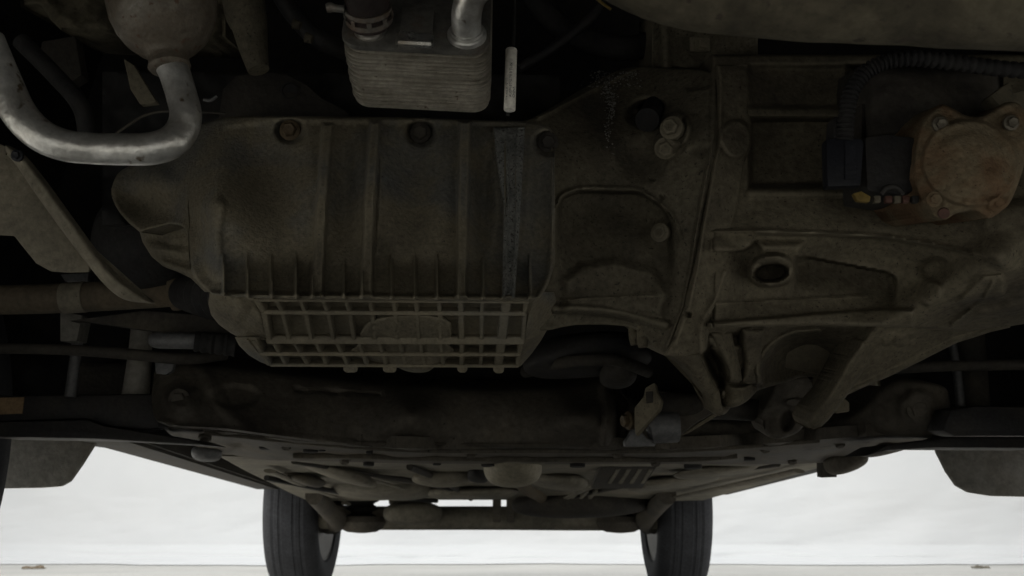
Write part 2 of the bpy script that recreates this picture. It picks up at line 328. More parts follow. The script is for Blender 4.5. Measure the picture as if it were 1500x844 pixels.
debris(47, 28, 6.2, 'brown scrap lying on the floor at far left below the cloth', M['debris'], 3)
debris(1440, 24, 6.3, 'grey-brown scrap lying on the floor at far right below the cloth', M['tan'], 5)

# ------------------------------------------------------------------ the car
car = bpy.data.objects.new('car', None); sc.collection.objects.link(car); car['label'] = 'car seen from beneath, its dusty engine, gearbox and underbody above the floor'; car['category'] = 'car'
def shell():
    # body shell outside the frame: bonnet, flanks, roof and bumpers that shut the light out from above
    bm = bmesh.new(); prof = [(-.30, .32), (-.40, .55), (-.26, .86), (.9, 1.05), (1.7, 1.5), (3.6, 1.52), (4.5, 1.05), (4.62, .62), (4.5, .47)]
    L = [[bm.verts.new((s*(.86 if z < 1.1 else .66)+(0.0 if y < 2 else -.05), y, z)) for y, z in prof] for s in (-1, 1)]
    for i in range(len(prof)-1): bm.faces.new((L[0][i], L[0][i+1], L[1][i+1], L[1][i]))
    for s in (0, 1): bm.faces.new(L[s])
    bmesh.ops.triangulate(bm, faces=[f for f in bm.faces if len(f.verts) > 4])
    o = bm_obj('body_shell', bm, M['black'], car, False)
    sd = o.modifiers.new('thickness', 'SOLIDIFY'); sd.thickness = .006
shell()
box('firewall', (0, 1.66, .785), (1.66, .03, .78), M['black'], car, bev=0)

def sheet(name, rows, mt, parent, thick=.02, nu=6, nv=6, bumpf=None):
    """rows of (x,y,D) control points, smooth, closed upwards by thick"""
    R = [crom(r, nu) for r in rows]; C = np.array([crom([r[i] for r in R], nv) for i in range(len(R[0]))])
    D = C[..., 2]+(bumpf(C[..., 0], C[..., 1]) if bumpf else 0)
    V = PA(C[..., 0], C[..., 1], D); n, m = V.shape[:2]; T = V.copy(); T[..., 2] += thick; k = n*m
    fs = [(i*m+j, i*m+j+1, (i+1)*m+j+1, (i+1)*m+j) for i in range(n-1) for j in range(m-1)]
    fs += [(k+i*m+j, k+(i+1)*m+j, k+(i+1)*m+j+1, k+i*m+j+1) for i in range(n-1) for j in range(m-1)]
    for i in range(n-1): fs += [(i*m, (i+1)*m, k+(i+1)*m, k+i*m), (i*m+m-1, k+i*m+m-1, k+(i+1)*m+m-1, (i+1)*m+m-1)]
    for j in range(m-1): fs += [(j, k+j, k+j+1, j+1), ((n-1)*m+j, (n-1)*m+j+1, k+(n-1)*m+j+1, k+(n-1)*m+j)]
    return new_obj(name, np.vstack([V.reshape(-1, 3), T.reshape(-1, 3)]), fs, mt, parent, True, 60)

# ---- underbody
fp = sheet('floor_pan', [
    [(320, 668, 1.70), (450, 672, 1.70), (600, 676, 1.7), (800, 678, 1.7), (1000, 677, 1.7), (1150, 674, 1.7), (1270, 664, 1.7)],
    [(360, 690, 2.15), (470, 689, 2.15), (600, 692, 2.15), (800, 693, 2.15), (960, 692, 2.15), (1080, 692, 2.15), (1190, 688, 2.15)],
    [(395, 707, 2.6), (490, 706, 2.6), (620, 706, 2.6), (780, 706, 2.6), (920, 707, 2.6), (1040, 706, 2.6), (1130, 706, 2.6)],
    [(425, 722, 3.05), (500, 722, 3.05), (620, 720, 3.05), (780, 720, 3.05), (900, 721, 3.05), (1000, 722, 3.05), (1070, 722, 3.05)],
    [(450, 733, 3.4), (520, 734, 3.4), (620, 732, 3.4), (780, 732, 3.4), (900, 733, 3.4), (970, 734, 3.4), (1030, 733, 3.4)]], M['floorpan'], car, .05, 10, 10, fbm(.09, 55, 4, .5))
for pts, wd in (([(395, 690, 1.95), (445, 712, 2.5), (490, 728, 3.1)], 10), ([(1170, 690, 1.95), (1070, 712, 2.5), (985, 730, 3.1)], 10), ([(500, 690, 2.0), (590, 716, 2.7), (625, 728, 3.1)], 8), ([(930, 694, 2.0), (860, 716, 2.7), (830, 730, 3.1)], 8)):
    tube('stiffener', [(a, b, d, wd*1.75/d) for a, b, d in pts], M['floorpan'], fp, 14, 8, .35)
bar('sill', P(150, 646, 1.52), P(392, 717, 3.42), .10, .12, M['darksteel'], car, .006)
bar('sill', P(1240, 675, 1.95), P(1050, 725, 3.42), .10, .12, M['darksteel'], car, .006)
bar('sill_seam', P(172, 645, 1.6), P(272, 674, 2.05), .012, .05, M['flap'], car, .001)
plate('jacking_bracket', [(1203, 672), (1227, 672), (1226, 699), (1204, 700)], 1.85, M['darksteel'], car, .03)
# exhaust, tank and silencer
ex = blob('exhaust_chamber', 751, 684, 1.80, 42, 29, .10, M['chamber'], car, 0, .02)
tube('exhaust_pipe', [(752, 690, 2.35, 12), (770, 712, 2.8, 11), (790, 726, 3.2, 9), (800, 735, 3.4, 9)], M['rustshaft'], car)
blob('fuel_tank', 545, 708, 2.9, 95, 22, .25, M['floorpan'], car, -.06, .03, 1)
blob('silencer', 850, 738, 3.35, 98, 20, .12, M['darksteel'], car, .02, .02, 2)
blob('carbon_canister', 605, 752, 3.5, 42, 16, .08, M['floorpan'], car, 0, .02, 3)
tube('brake_cable', [(390, 700, 2.2, 4), (470, 716, 2.6, 3.5), (530, 726, 3.0, 3), (640, 734, 3.3, 3)], M['rubber'], car, 8)
for k in range(4): bar('heat_shield_rib', P(893+16*k, 709, 2.05), P(906+16*k, 688, 1.9), .010, .02, M['floorpan'], car, .001)
plate('heat_shield', [(880, 684, 1.88), (962, 684, 1.88), (940, 716, 2.12), (866, 716, 2.12)], 2, M['darksteel'], car, .01, (0, .2, 1))
for k in range(3): bar('heat_shield_rib', P(838+13*k, 731, 3.05), P(848+13*k, 721, 2.8), .012, .02, M['floorpan'], car, .001)
for x, y, D, rx, ry, rz, m, a in ((655, 700, 2.2, 46, 12, .12, 'floorpan', .05), (820, 706, 2.3, 40, 11, .14, 'floorpan', -.1), (700, 697, 2.1, 15, 10, .08, 'black', 0), (500, 694, 2.1, 50, 10, .15, 'floorpan', -.3), (690, 722, 2.9, 70, 9, .15, 'floorpan', 0), (985, 706, 2.4, 70, 9, .16, 'floorpan', .12), (445, 700, 2.3, 30, 9, .1, 'sub', -.35), (1050, 690, 2.0, 60, 8, .12, 'floorpan', .12)):  # the black lump paints the shaded gap left of the exhaust chamber
    blob('pressing_or_dark_gap', x, y, D, rx, ry, rz, M[m], car, a, .10, x)
for pts in ([(430, 676, 1.8, 4), (520, 690, 2.1, 4), (640, 712, 2.6, 3.4), (700, 728, 3.1, 3)], [(1140, 680, 1.85, 4), (1010, 697, 2.2, 3.6), (900, 715, 2.7, 3), (840, 728, 3.1, 3)], [(600, 684, 1.85, 5), (640, 700, 2.2, 5), (668, 716, 2.7, 4), (690, 730, 3.2, 4)]):
    tube('brake_line', pts, M['darksteel'], car, 10)
# rear axle beam with spring seats and arms
ra = bpy.data.objects.new('rear_axle', None); sc.collection.objects.link(ra); ra.parent = car
tube('axle_beam', [(470, 757, 3.62, 17), (560, 759, 3.62, 16.5), (720, 759, 3.62, 16.5), (880, 760, 3.62, 16.5), (975, 757, 3.62, 17)], M['floorpan'], ra, 20, 6)
for x, s in ((530, 1), (908, -1)):
    A = P(x, 770, 3.6); lathe('spring_seat', A+Vector((0, 0, .03)), (0, 0, -1), [(0, .03), (.0, .085), (.02, .088), (.04, .075), (.052, .05), (.056, .01)], M['sub'], ra)
    lathe('spring', A+Vector((0, 0, .03)), (0, 0, 1), [(i*.006, .05+.011*math.cos(i*1.3)) for i in range(28)], M['rubber'], ra, 20, 60)
    tube('trailing_arm', [(x-s*70, 726, 3.05, 13), (x-s*52, 744, 3.3, 13), (x-s*36, 762, 3.55, 14), (x-s*48, 768, 3.75, 14)], M['sub'], ra, 16)
    tube('damper', [(x-s*42, 775, 3.7, 10), (x-s*36, 735, 3.8, 10), (x-s*32, 690, 3.9, 10)], M['darksteel'], ra, 14)
for x in (583, 728, 748): bar('hanger', P(x, 762, 3.55), P(x, 722, 3.5), .03, .02, M['sub'], car, .003, (0, -1, 0))
for x0, x1 in ((500, 520), (570, 626), (756, 960)): box('rear_floor', (P((x0+x1)/2, 735, 3.6)+Vector((0, .1, .03))), (px(x1-x0, 3.6), .2, .08), M['floorpan'], car)
box('rear_floor', P(720, 715, 3.7), (1.1, .5, .07), M['floorpan'], car)

# ---- wheels
TY = {}
def wheel(cx, cy, r, wd, inner):
    e = bpy.data.objects.new('wheel', None); sc.collection.objects.link(e); e.parent = car; e.location = (cx, cy, r)
    if r not in TY:
        h = wd/2; prof = [(-h+.02, r*.62), (-h+.006, r*.66), (-h-.004, r*.80), (-h+.004, r*.90), (-h+.022, r*.965), (-h+.036, r*.985)]
        prof += [(-h+.040, r*.983), (-h+.047, r*.983), (-h+.050, r*.992), (-.030, r*.998), (-.028, r*.991), (-.020, r*.991), (-.018, r), (.018, r), (.020, r*.991), (.028, r*.991), (.030, r*.998), (h-.050, r*.992), (h-.047, r*.983), (h-.040, r*.983)]
        prof += [(h-.036, r*.985), (h-.022, r*.965), (h-.004, r*.90), (h+.004, r*.80), (h-.006, r*.66), (h-.02, r*.62)]
        a = lathe('tyre', (0, 0, 0), (1, 0, 0), prof, M['tyre'], None, 96, 30, True)
        b = lathe('rim', (0, 0, 0), (-inner, 0, 0), [(-h+.012, r*.64), (-h+.010, r*.615), (-h+.03, r*.59), (-.01, r*.56), (.0, r*.40), (.02, r*.36), (.03, r*.2), (.03, .01)], M['rim'], None, 64, 30)
        d = lathe('brake_drum', (0, 0, 0), (inner, 0, 0), [(-.03, .03), (-.03, r*.40), (.02, r*.41), (.03, r*.36), (.035, .02)], M['sub'], None, 48, 30)
        TY[r] = (a, b, d); ob = TY[r]
    else:
        ob = []
        for q in TY[r]: c = q.copy(); sc.collection.objects.link(c); ob.append(c)
        if inner != TY['in']: 
            for c in ob[1:]: c.rotation_euler = (0, 0, math.pi)
    TY.setdefault('in', inner)
    for q in ob: q.parent = e
wheel(-.772, 3.8, .325, .185, 1); wheel(.603, 3.8, .325, .185, -1)
wheel(-.79, 1.11, .325, .195, 1); wheel(.825, 1.11, .325, .195, -1)
plate('mud_flap', [(-60, 628), (144, 630), (137, 652), (118, 682), (101, 706), (88, 713), (60, 715), (-60, 717)], 1.56, M['flap'], car, .012, (0, 1, .1), .003)
plate('mud_flap', [(1366, 640), (1374, 664), (1388, 692), (1402, 712), (1420, 722), (1452, 727), (1540, 729), (1540, 640)], 1.56, M['flap'], car, .012, (0, 1, .1), .003)

# ---- subframe
sb = tps([(225, 580, 1.24), (265, 585, 1.22), (400, 560, 1.30), (400, 620, 1.24), (600, 565, 1.33), (600, 610, 1.24), (600, 655, 1.30), (850, 575, 1.33), (850, 610, 1.24), (850, 655, 1.30), (1000, 610, 1.34), (1000, 655, 1.32), (1200, 620, 1.34), (1340, 595, 1.22), (1340, 640, 1.26), (1390, 600, 1.24)])
sub = casting('subframe', sm([(222, 575), (224, 550), (234, 536), (250, 530), (300, 532), (400, 545), (560, 562), (700, 570), (790, 568), (870, 560), (900, 556), (925, 590), (1000, 612), (1200, 618), (1262, 596), (1290, 566), (1320, 555), (1370, 562), (1388, 572), (1392, 590)]),
    sm([(222, 590), (226, 612), (240, 622), (262, 627), (330, 631), (400, 640), (500, 652), (600, 656), (760, 657), (900, 657), (1000, 656), (1100, 652), (1250, 638), (1340, 640), (1378, 634), (1390, 618), (1392, 600)]), sb,
    [ridge([(228, 615), (262, 624), (330, 628), (400, 636), (500, 648), (600, 652), (900, 653)], 5, .008), ell(265, 585, 32, 30, .008), ell(265, 585, 20, 19, .006), ell(1345, 598, 34, 32, .010), ridge([(885, 565), (892, 600), (886, 650)], 9, .02), step([(898, 560), (922, 590), (922, 654), (898, 654)], -.06, 8), ell(345, 580, 40, 20, -.012), ridge([(300, 545), (330, 600), (360, 628)], 12, .008), step([(430, 568), (560, 575), (560, 580), (430, 575)], -.02, 6), fbm(.010, 60)], M['sub'], car, True, 3.5, .12, (10, .015))
bolt(263, 585, 1.212, 12, M['sub'], sub, (0, -1, -.25), 'bolt', .7); bolt(1345, 599, 1.215, 13, M['sub'], sub, (0, -1, -.25), 'bolt', .6)
lo = sheet('subframe_flange', [
    [(238, 626, 1.30), (330, 633, 1.30), (450, 647, 1.30), (600, 657, 1.30), (800, 658, 1.30), (1000, 657, 1.30), (1150, 648, 1.3), (1270, 639, 1.30), (1380, 636, 1.28)],
    [(255, 640, 1.42), (350, 648, 1.42), (460, 657, 1.42), (600, 663, 1.42), (800, 664, 1.42), (1000, 664, 1.42), (1130, 658, 1.42), (1250, 650, 1.42), (1340, 648, 1.42)],
    [(290, 655, 1.55), (370, 662, 1.55), (470, 667, 1.55), (600, 670, 1.55), (800, 671, 1.55), (1000, 671, 1.55), (1120, 668, 1.55), (1220, 664, 1.55), (1300, 658, 1.55)],
    [(320, 669, 1.70), (390, 674, 1.72), (480, 676, 1.72), (600, 679, 1.72), (800, 680, 1.72), (1000, 680, 1.72), (1110, 680, 1.72), (1200, 678, 1.70), (1262, 668, 1.66)]], M['sub'], car, .015, 9, 9, fbm(.10, 42, 4, .5))
for x, y, D in ((300, 642, 1.36), (420, 651, 1.40), (690, 664, 1.44), (905, 664, 1.44), (1120, 655, 1.40), (1230, 648, 1.38), (505, 672, 1.62), (960, 675, 1.62), (1160, 672, 1.62)): bolt(x, y, D, 7, M['sub'], lo, (0, -.35, -1))
for pts, r in (([(300, 634, 1.3), (450, 649, 1.31), (600, 660, 1.31), (800, 661, 1.31), (1000, 660, 1.31), (1200, 646, 1.3)], 3), ([(430, 668, 1.5), (520, 668, 1.5), (600, 671, 1.52), (800, 673, 1.52), (1000, 673, 1.52), (1080, 668, 1.5)], 4)):
    tube('flange_bead', [(a, b, d, r) for a, b, d in pts], M['sub'], lo, 10, 6)
for x, y, D, r in ((455, 660, 1.44, 11), (472, 658, 1.43, 5), (541, 662, 1.42, 5), (540, 680, 1.72, 8), (715, 681, 1.72, 10), (846, 682, 1.72, 11), (640, 679, 1.7, 6), (1015, 684, 1.78, 13), (1098, 672, 1.6, 8), (1060, 664, 1.5, 9), (390, 655, 1.46, 10), (1180, 668, 1.6, 12)):
    lathe('dark_hole_or_plug', P(x, y, D)+Vector((0, 0, -.003)), (0, .05, 1), [(0, .002), (0, px(r, D)*.9), (.001, px(r, D)), (.008, px(r, D))], M['black'], lo, 20)  # flat black discs paint the darkness of open holes in the flange
# lower arms
for pts, D, nm in (([(-30, 580), (110, 578), (222, 577), (232, 600), (232, 628), (210, 630), (150, 624), (128, 614), (0, 618), (-30, 618)], 1.26, 0), ([(1392, 600), (1430, 594), (1540, 596), (1540, 640), (1400, 640), (1380, 632)], 1.18, 1)):
    a = plate('control_arm', pts, D, M['plastic'], car, .05, (0, 1, .1), .006)
    if nm == 0: plate('sticker', [(-20, 583), (35, 582), (32, 606), (-20, 608)], D-.0022, M['sticker'], a, .002, bev=.0003)
plate('arm_lower_rail', [(-30, 619), (0, 618), (128, 615), (152, 624), (215, 634), (280, 645), (300, 652), (140, 643), (-30, 640)], 1.24, M['plastic'], car, .10, (0, 1, .05), .005)
plate('arm_lower_rail', [(1540, 641), (1390, 641), (1300, 652), (1270, 668), (1300, 660), (1368, 656), (1540, 657)], 1.26, M['plastic'], car, .10, (0, 1, .05), .004)
blob('ball_joint', 303, 664, 1.62, 18, 12, .04, M['grey'], car); blob('ball_joint', 1238, 676, 1.66, 28, 16, .05, M['sub'], car, .3, .05)
blob('arm_bush', 1300, 652, 1.5, 42, 13, .05, M['sub'], car, .22, .05)
# ---- left suspension
sh = tube('drive_shaft', [(-40, 440, 1.06, 22), (60, 438, 1.06, 22.5), (150, 434, 1.06, 22.5), (240, 430, 1.05, 21), (275, 428, 1.05, 19)], M['rustshaft'], car, 28, 6)
tube('shaft_band', [(93, 437, 1.06, 23.5), (126, 435, 1.06, 23.5)], M['tan'], sh, 28, 2)
tube('shaft_collar', [(252, 430, 1.045, 26), (262, 429, 1.045, 27), (270, 429, 1.045, 25)], M['rustshaft'], sh, 28, 3)
tube('boot', [(268, 429, 1.04, 23), (300, 432, 1.0, 31), (345, 436, .97, 40)], M['rubber'], sh, 28, 10, 1, lambda i: 1+.10*math.sin(i*2.1))
bk = plate('knuckle', [(88, 402), (130, 400), (128, 412), (95, 412)], 1.2, M['grey'], car, .02)
plate('steering_arm', [(100, 470), (210, 455), (300, 462), (340, 480), (335, 497), (270, 492), (190, 480), (120, 470)], 1.12, M['darksteel'], car, .03, bev=.005)
plate('knuckle_lug', [(88, 456), (120, 462), (112, 500), (88, 500)], 1.2, M['flap'], car, .03)
tube('strut_rod', [(118, 466, 1.25, 8), (112, 510, 1.25, 8), (103, 582, 1.25, 8.5)], M['grey'], car, 16, 4)
tube('strut_tube', [(208, 470, 1.3, 15), (205, 520, 1.3, 17), (198, 585, 1.3, 20)], M['flap'], car, 20, 4)
tube('stabiliser_bar', [(-40, 510, 1.15, 8), (80, 512, 1.15, 8), (180, 518, 1.15, 8.5), (270, 526, 1.16, 8.5), (330, 520, 1.2, 8)], M['darksteel'], car, 14, 6)
lk = tube('tie_rod', [(219, 497, 1.1, 7), (228, 498, 1.1, 12), (250, 499, 1.1, 12.5), (285, 500, 1.1, 12), (340, 503, 1.12, 11)], M['grey'], car, 18, 5)
tube('tie_rod_boot', [(285, 500, 1.098, 15), (345, 506, 1.11, 17)], M['rubber'], lk, 20, 14, 1, lambda i: 1+.09*math.sin(i*2.4))
plate('knuckle_tab', [(226, 526), (256, 527), (252, 544), (242, 549), (228, 547)], 1.19, M['grey'], car, .01)
casting('wheel_arch_liner', [(-60, 440), (330, 430)], [(-60, 640), (330, 640)], tps([(-60, 440, 1.50), (330, 440, 1.58), (-60, 640, 1.48), (330, 640, 1.56), (100, 540, 1.56)]), [fbm(.02, 60)], M['black'], car, True, 12, .03, None)
casting('wheel_arch_liner', [(1290, 440), (1560, 430)], [(1290, 640), (1560, 655)], tps([(1290, 440, 1.58), (1560, 440, 1.50), (1290, 640, 1.56), (1560, 640, 1.48), (1400, 540, 1.56)]), [fbm(.02, 60)], M['black'], car, True, 12, .03, None)
tube('strut_rod', [(1394, 496, 1.25, 6), (1402, 545, 1.25, 6.5), (1408, 600, 1.25, 7)], M['grey'], car, 14, 4)
tube('strut_tube', [(1420, 480, 1.32, 20), (1425, 540, 1.32, 20), (1428, 600, 1.32, 21)], M['darksteel'], car, 18, 4)
tube('stabiliser_bar', [(1310, 540, 1.15, 8), (1400, 536, 1.15, 8), (1540, 534, 1.15, 8)], M['darksteel'], car, 14, 6)
# splash shield
spl = plate('splash_shield', [(-40, 196), (10, 215), (36, 240), (70, 285), (105, 330), (140, 375), (132, 386), (130, 399), (100, 400), (74, 398), (52, 386), (36, 366), (20, 346), (-40, 343)], .80, M['tan'], car, .004, (0, 1, .3), .0015)
casting('shield_flange', sm([(8, 212), (30, 226), (60, 262), (100, 317), (140, 372), (168, 405), (190, 422), (222, 443)]), sm([(8, 226), (22, 240), (52, 284), (92, 340), (130, 390), (160, 424), (185, 440), (222, 445)]), tps([(8, 220, .78), (100, 330, .775), (220, 440, .80), (60, 300, .78)]), [fbm(.004, 30)], M['tan'], spl, True, 2.5, .008, (6, .006))
bolt(25, 228, .775, 7, M['blue'], spl)
blob('inner_joint_housing', 235, 370, 1.08, 85, 75, .10, M['rubber'], car, 0, .04)

# ---- engine block behind and above the pan
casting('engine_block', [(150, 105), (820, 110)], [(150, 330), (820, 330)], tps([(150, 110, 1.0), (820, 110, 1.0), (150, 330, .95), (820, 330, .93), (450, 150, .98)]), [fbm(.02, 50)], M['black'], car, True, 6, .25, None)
eb = plate('engine_bracket', [(318, 176), (325, 130), (345, 110), (378, 104), (420, 108), (448, 122), (470, 142), (505, 160), (520, 178)], .93, M['darksteel'], car, .02, bev=.004)
lathe('bracket_hole', P(424, 133, .9285), (0, -1, -.3), [(-.002, .001), (-.002, .008), (.001, .0088), (.0015, .0072), (-.001, .0068)], M['black'], eb, 20)
tube('support_post', [(352, -30, .86, 34), (360, 20, .86, 33), (364, 30, .86, 30), (370, 65, .86, 24), (376, 92, .86, 19), (379, 103, .86, 17)], M['block'], car, 24, 5)
casting('engine_mount', [(30, -30), (130, -30), (330, -30)], [(30, 10), (60, 8), (75, 30), (90, 45), (130, 47), (250, 50), (330, 54)], tps([(30, 0, .95), (130, 40, .93), (330, 50, .95), (200, -30, .95)]), [fbm(.02, 30)], M['beam'], car, True, 5, .1, (8, .01))
tube('wire', [(170, 196, .78, 2.2), (190, 182, .78, 2.2), (215, 168, .78, 2.2), (250, 163, .78, 2.2), (330, 166, .8, 2)], M['darksteel'], car, 8)
plate('bracket_foot', [(180, 85), (196, 95), (230, 150), (205, 153), (190, 130)], .86, M['block'], car, .01, bev=.002)
tube('clip', [(298, 146, .8, 2.4), (308, 147, .8, 3), (318, 141, .8, 2.4)], M['grey'], car, 8)
for x, y in ((430, 35), (448, 55)): tube('pipe_end', [(x, y, .9, 9), (x+10, y+3, .9, 7)], M['block'], car, 12, 3)

tube('hose', [(770, -30, 1.0, 20), (800, 20, 1.0, 20), (860, 60, 1.0, 20), (930, 70, 1.0, 20), (1000, 40, 1.02, 20)], M['rubber'], car, 18)
tube('hose', [(400, -30, .95, 16), (430, 20, .95, 16), (470, 60, .96, 16), (520, 80, 1.0, 16)], M['plastic'], car, 18)
tube('wiring_loom', [(760, 100, .95, 8), (810, 70, .95, 8), (870, 20, .95, 8), (890, -30, .95, 8)], M['plastic'], car, 12)
tube('wire', [(865, -10, .8, 2.5), (880, 3, .8, 2.5), (895, 14, .8, 2.5)], M['yellow'], car, 8)
plate('bracket', [(60, 60), (110, 52), (120, 110), (90, 130), (55, 100)], .95, M['darksteel'], car, .02, bev=.003)
tube('hose', [(30, 60, .9, 14), (80, 110, .9, 14), (120, 160, .9, 14), (130, 230, .92, 14)], M['rubber'], car, 16)
# ---- oil pan
panD = tps([(163, 280, .875), (205, 240, .885), (230, 330, .855), (265, 300, .84), (300, 180, .87), (305, 300, .795), (300, 400, .785), (420, 175, .835), (420, 300, .787), (420, 385, .778), (420, 437, .760), (600, 175, .835), (600, 300, .788), (600, 390, .778), (600, 437, .760), (800, 190, .845), (806, 300, .815), (800, 380, .80), (775, 437, .768)])
pf = [ell(388, 255, 75, 115, -.032, 0, .95), ell(230, 262, 40, 30, .012, .3, .9), ridge(sm([(185, 290), (220, 305), (255, 316), (286, 332), (294, 372), (300, 400)]), 30, -.009), ridge([(320, 300), (312, 340), (318, 400)], 14, .008),
      ell(605, 265, 55, 110, -.018, 0, .95), ell(505, 275, 30, 120, -.014, 0, .95), ell(708, 290, 22, 120, -.016, 0, .95), ell(790, 290, 18, 110, -.006, 0, .9),
      step([(471, 180), (489, 180), (480, 300), (474, 437), (456, 437), (462, 300)], .015, 3.5), step([(541, 178), (558, 178), (550, 300), (546, 437), (528, 437), (532, 300)], .016, 3.5), step([(672, 178), (691, 178), (687, 300), (684, 437), (667, 437), (669, 300)], .017, 3.5), step([(320, 160), (800, 160), (800, 180), (700, 184), (400, 182), (330, 190)], .004, 8), ridge([(560, 185), (556, 300), (552, 370)], 4, .002),
      step([(724, 187), (768, 187), (762, 300), (753, 438), (736, 438), (737, 300), (727, 230)], .017, 4), ridge([(740, 200), (740, 300), (737, 437)], 2.5, .004), ridge([(757, 200), (756, 300), (752, 437)], 2.5, .004),
      ridge([(300, 432), (420, 434), (600, 437), (780, 438)], 7, .012), ridge([(812, 195), (813, 300), (807, 400), (790, 438)], 7, .008), fbm(.0016, 30, 4), fbm(.008, 130, 2)]
for x in (327, 362, 397, 433, 573, 608, 640, 707, 776): pf.append(ridge([(x, 366), (x+1, 437)], 3.4, .022, 366, 404))
for x in (457, 504, 530, 672): pf.append(ridge([(x, 380), (x, 437)], 3.2, .016, 378, 410))
for x, y in ((425, 192), (616, 196), (803, 210)): pf += [ell(x, y, 26, 22, -.016, 0, .5)]
pan = casting('oil_pan', sm([(163, 277), (170, 258), (184, 246), (205, 238), (238, 226), (270, 200), (300, 180), (340, 171), (400, 170), (600, 172), (700, 176), (770, 178), (800, 184), (813, 196)], 5),
    [(163, 285), (167, 298), (176, 313), (190, 328), (206, 341), (222, 336), (250, 328), (264, 330), (272, 336), (275.5, 348), (277, 390), (282, 401), (290, 413), (299, 422), (312, 432), (375, 437), (600, 440), (775, 441), (792, 436), (803, 418), (813, 385)], panD, pf, M['pan'], car, True, 2.2, .10, (5, .007))
casting('pale_rib', [(723, 187), (728, 240), (738, 300), (736, 437)], [(769, 187), (766, 240), (763, 300), (754, 437)], lambda x, y: panD(x, y)-.018, [ridge([(741, 190), (745, 300), (740, 437)], 2.5, .004), ridge([(757, 190), (757, 300), (751, 437)], 2.5, .004), fbm(.0012, 12)], M['palerib'], pan, False, 2, .02, (3, .003))
casting('pan_side_lobe', [(192, 322), (204, 338), (209, 355), (222, 376), (240, 391), (262, 399), (280, 408), (300, 428)], [(340, 322), (340, 428)], tps([(200, 330, .93), (230, 380, .915), (270, 395, .90), (330, 400, .88), (330, 330, .88)]), [fbm(.004, 26, 3, .4), ridge([(215, 360), (275, 372)], 8, .004), ridge([(240, 388), (290, 402)], 8, .005)], M['pan'], pan, False, 2.5, .06, (10, .016))
for x, y, D, m in ((425, 191, .838, 'brass'), (616, 195, .838, 'darksteel'), (803, 209, .85, 'darksteel')): bolt(x, y, D, 12, M[m], pan)
# ribbed underside
casting('pan_corner', [(307, 428), (305, 445), (309, 461), (321, 476), (338, 488), (356, 498)], [(376, 428), (376, 440), (387, 457), (396, 498)], tps([(310, 430, .80), (370, 435, .79), (390, 497, .842), (310, 460, .83), (345, 490, .85), (360, 460, .812)]), [fbm(.004, 18), ell(345, 448, 25, 16, .006, .3, .8)], M['pan'], pan, False, 2.5, .05, (10, .012))
casting('pan_corner', [(344, 494), (350, 506), (364, 520), (382, 531), (397, 536)], [(376, 494), (400, 536)], tps([(350, 500, .86), (375, 500, .845), (395, 535, .90), (370, 525, .90)]), [fbm(.003, 14), ridge([(362, 498), (392, 534)], 3, .005)], M['pan'], pan, False, 2.0, .04, (6, .008))
casting('pan_corner', [(776, 428), (775, 441), (766, 497), (764, 503), (757, 537)], [(808, 415), (815, 440), (809, 466), (801, 484), (792, 500), (779, 518), (762, 537)], tps([(778, 430, .80), (812, 430, .83), (766, 497, .845), (800, 485, .87), (758, 535, .90), (770, 525, .91)]), [fbm(.004, 24), ridge([(778, 437), (800, 415)], 5, .006), ridge([(768, 500), (797, 488)], 4, .004)], M['pan'], pan, False, 2.5, .05, (6, .008))
PK = Vector((0, .85, .5)).normalized()      # the pockets' axis
def recess(c, up, dy):
    bm = bmesh.new(); a = [bm.verts.new(P(*q)+PK*up+Vector((0, dy, 0))) for q in c]; b = [bm.verts.new(v.co+Vector((0, .003, .004))) for v in a]
    bm.faces.new(a); bm.faces.new(b[::-1])
    for i in range(4): bm.faces.new((a[i], b[i], b[(i+1) % 4], a[(i+1) % 4]))
    bm_obj('pan_base', bm, M['pan'], pan, False)
recess([(362, 437, .790), (782, 440, .790), (770, 500, .842), (385, 500, .842)], .0090, .0)
recess([(362, 499, .848), (774, 499, .848), (764, 537, .905), (385, 537, .905)], .0135, .0)
T1 = [(374, 386, 394), (403, 413, 423), (438, 447, 456), (471, 480, 488), (505, 512, 518), (540, 545, 549), (575, 579, 581), (608, 611, 613), (642, 644, 645), (674, 675, 676), (707, 706, 705), (743, 740, 735), (771, 769, 766)]
for a, b, c in T1:
    wd = .0096 if a == 743 else .0046 if a not in (674, 374) else .0062
    bar('rib', P(a, 438, .786), P(b, 458, .804), wd, .012, M['pan'], pan, .0006, PK, True); bar('rib', P(b, 458, .8035), P(c, 498, .841), wd, .012, M['pan'], pan, .0006, PK, True)
T2 = [(371, 394), (398, 419), (428, 451), (460, 479), (491, 509), (524, 537), (554, 565), (584, 594), (614, 622), (645, 649), (676, 676), (705, 704), (735, 730), (764, 758)]
for a, c in T2:
    wd = .0096 if a == 735 else .0052 if a in (676, 764, 371) else .0046
    bar('rib', P(a, 499, .8425), P(c, 536, .9025), wd, .018, M['pan'], pan, .0006, PK, True)
for (x0, y0, x1, y1, D, wd, ht) in ((372, 439, 776, 442, .788, .003, .02), (386, 457, 770, 459, .803, .0042, .0115), (390, 497.5, 768, 498.5, .8418, .0085, .018), (380, 518, 762, 519, .872, .0042, .017), (395, 534.5, 760, 536, .901, .0036, .02)):
    bar('cross_rib', P(x0, y0, D)+Vector((0, 0, -.0006)), P(x1, y1, D)+Vector((0, 0, -.0006)), wd, ht, M['pan'], pan, .0006, PK, True)
for x0, x1, y in ((502, 524, 546), (560, 581, 546), (669, 685, 546), (722, 739, 547)): plate('foot', [(x0, 531), (x1, 531), (x1-1, y-3), (x1-4, y), (x0+5, y), (x0+1, y-3)], .903, M['pan'], pan, .006, (0, 1, .2), .001)
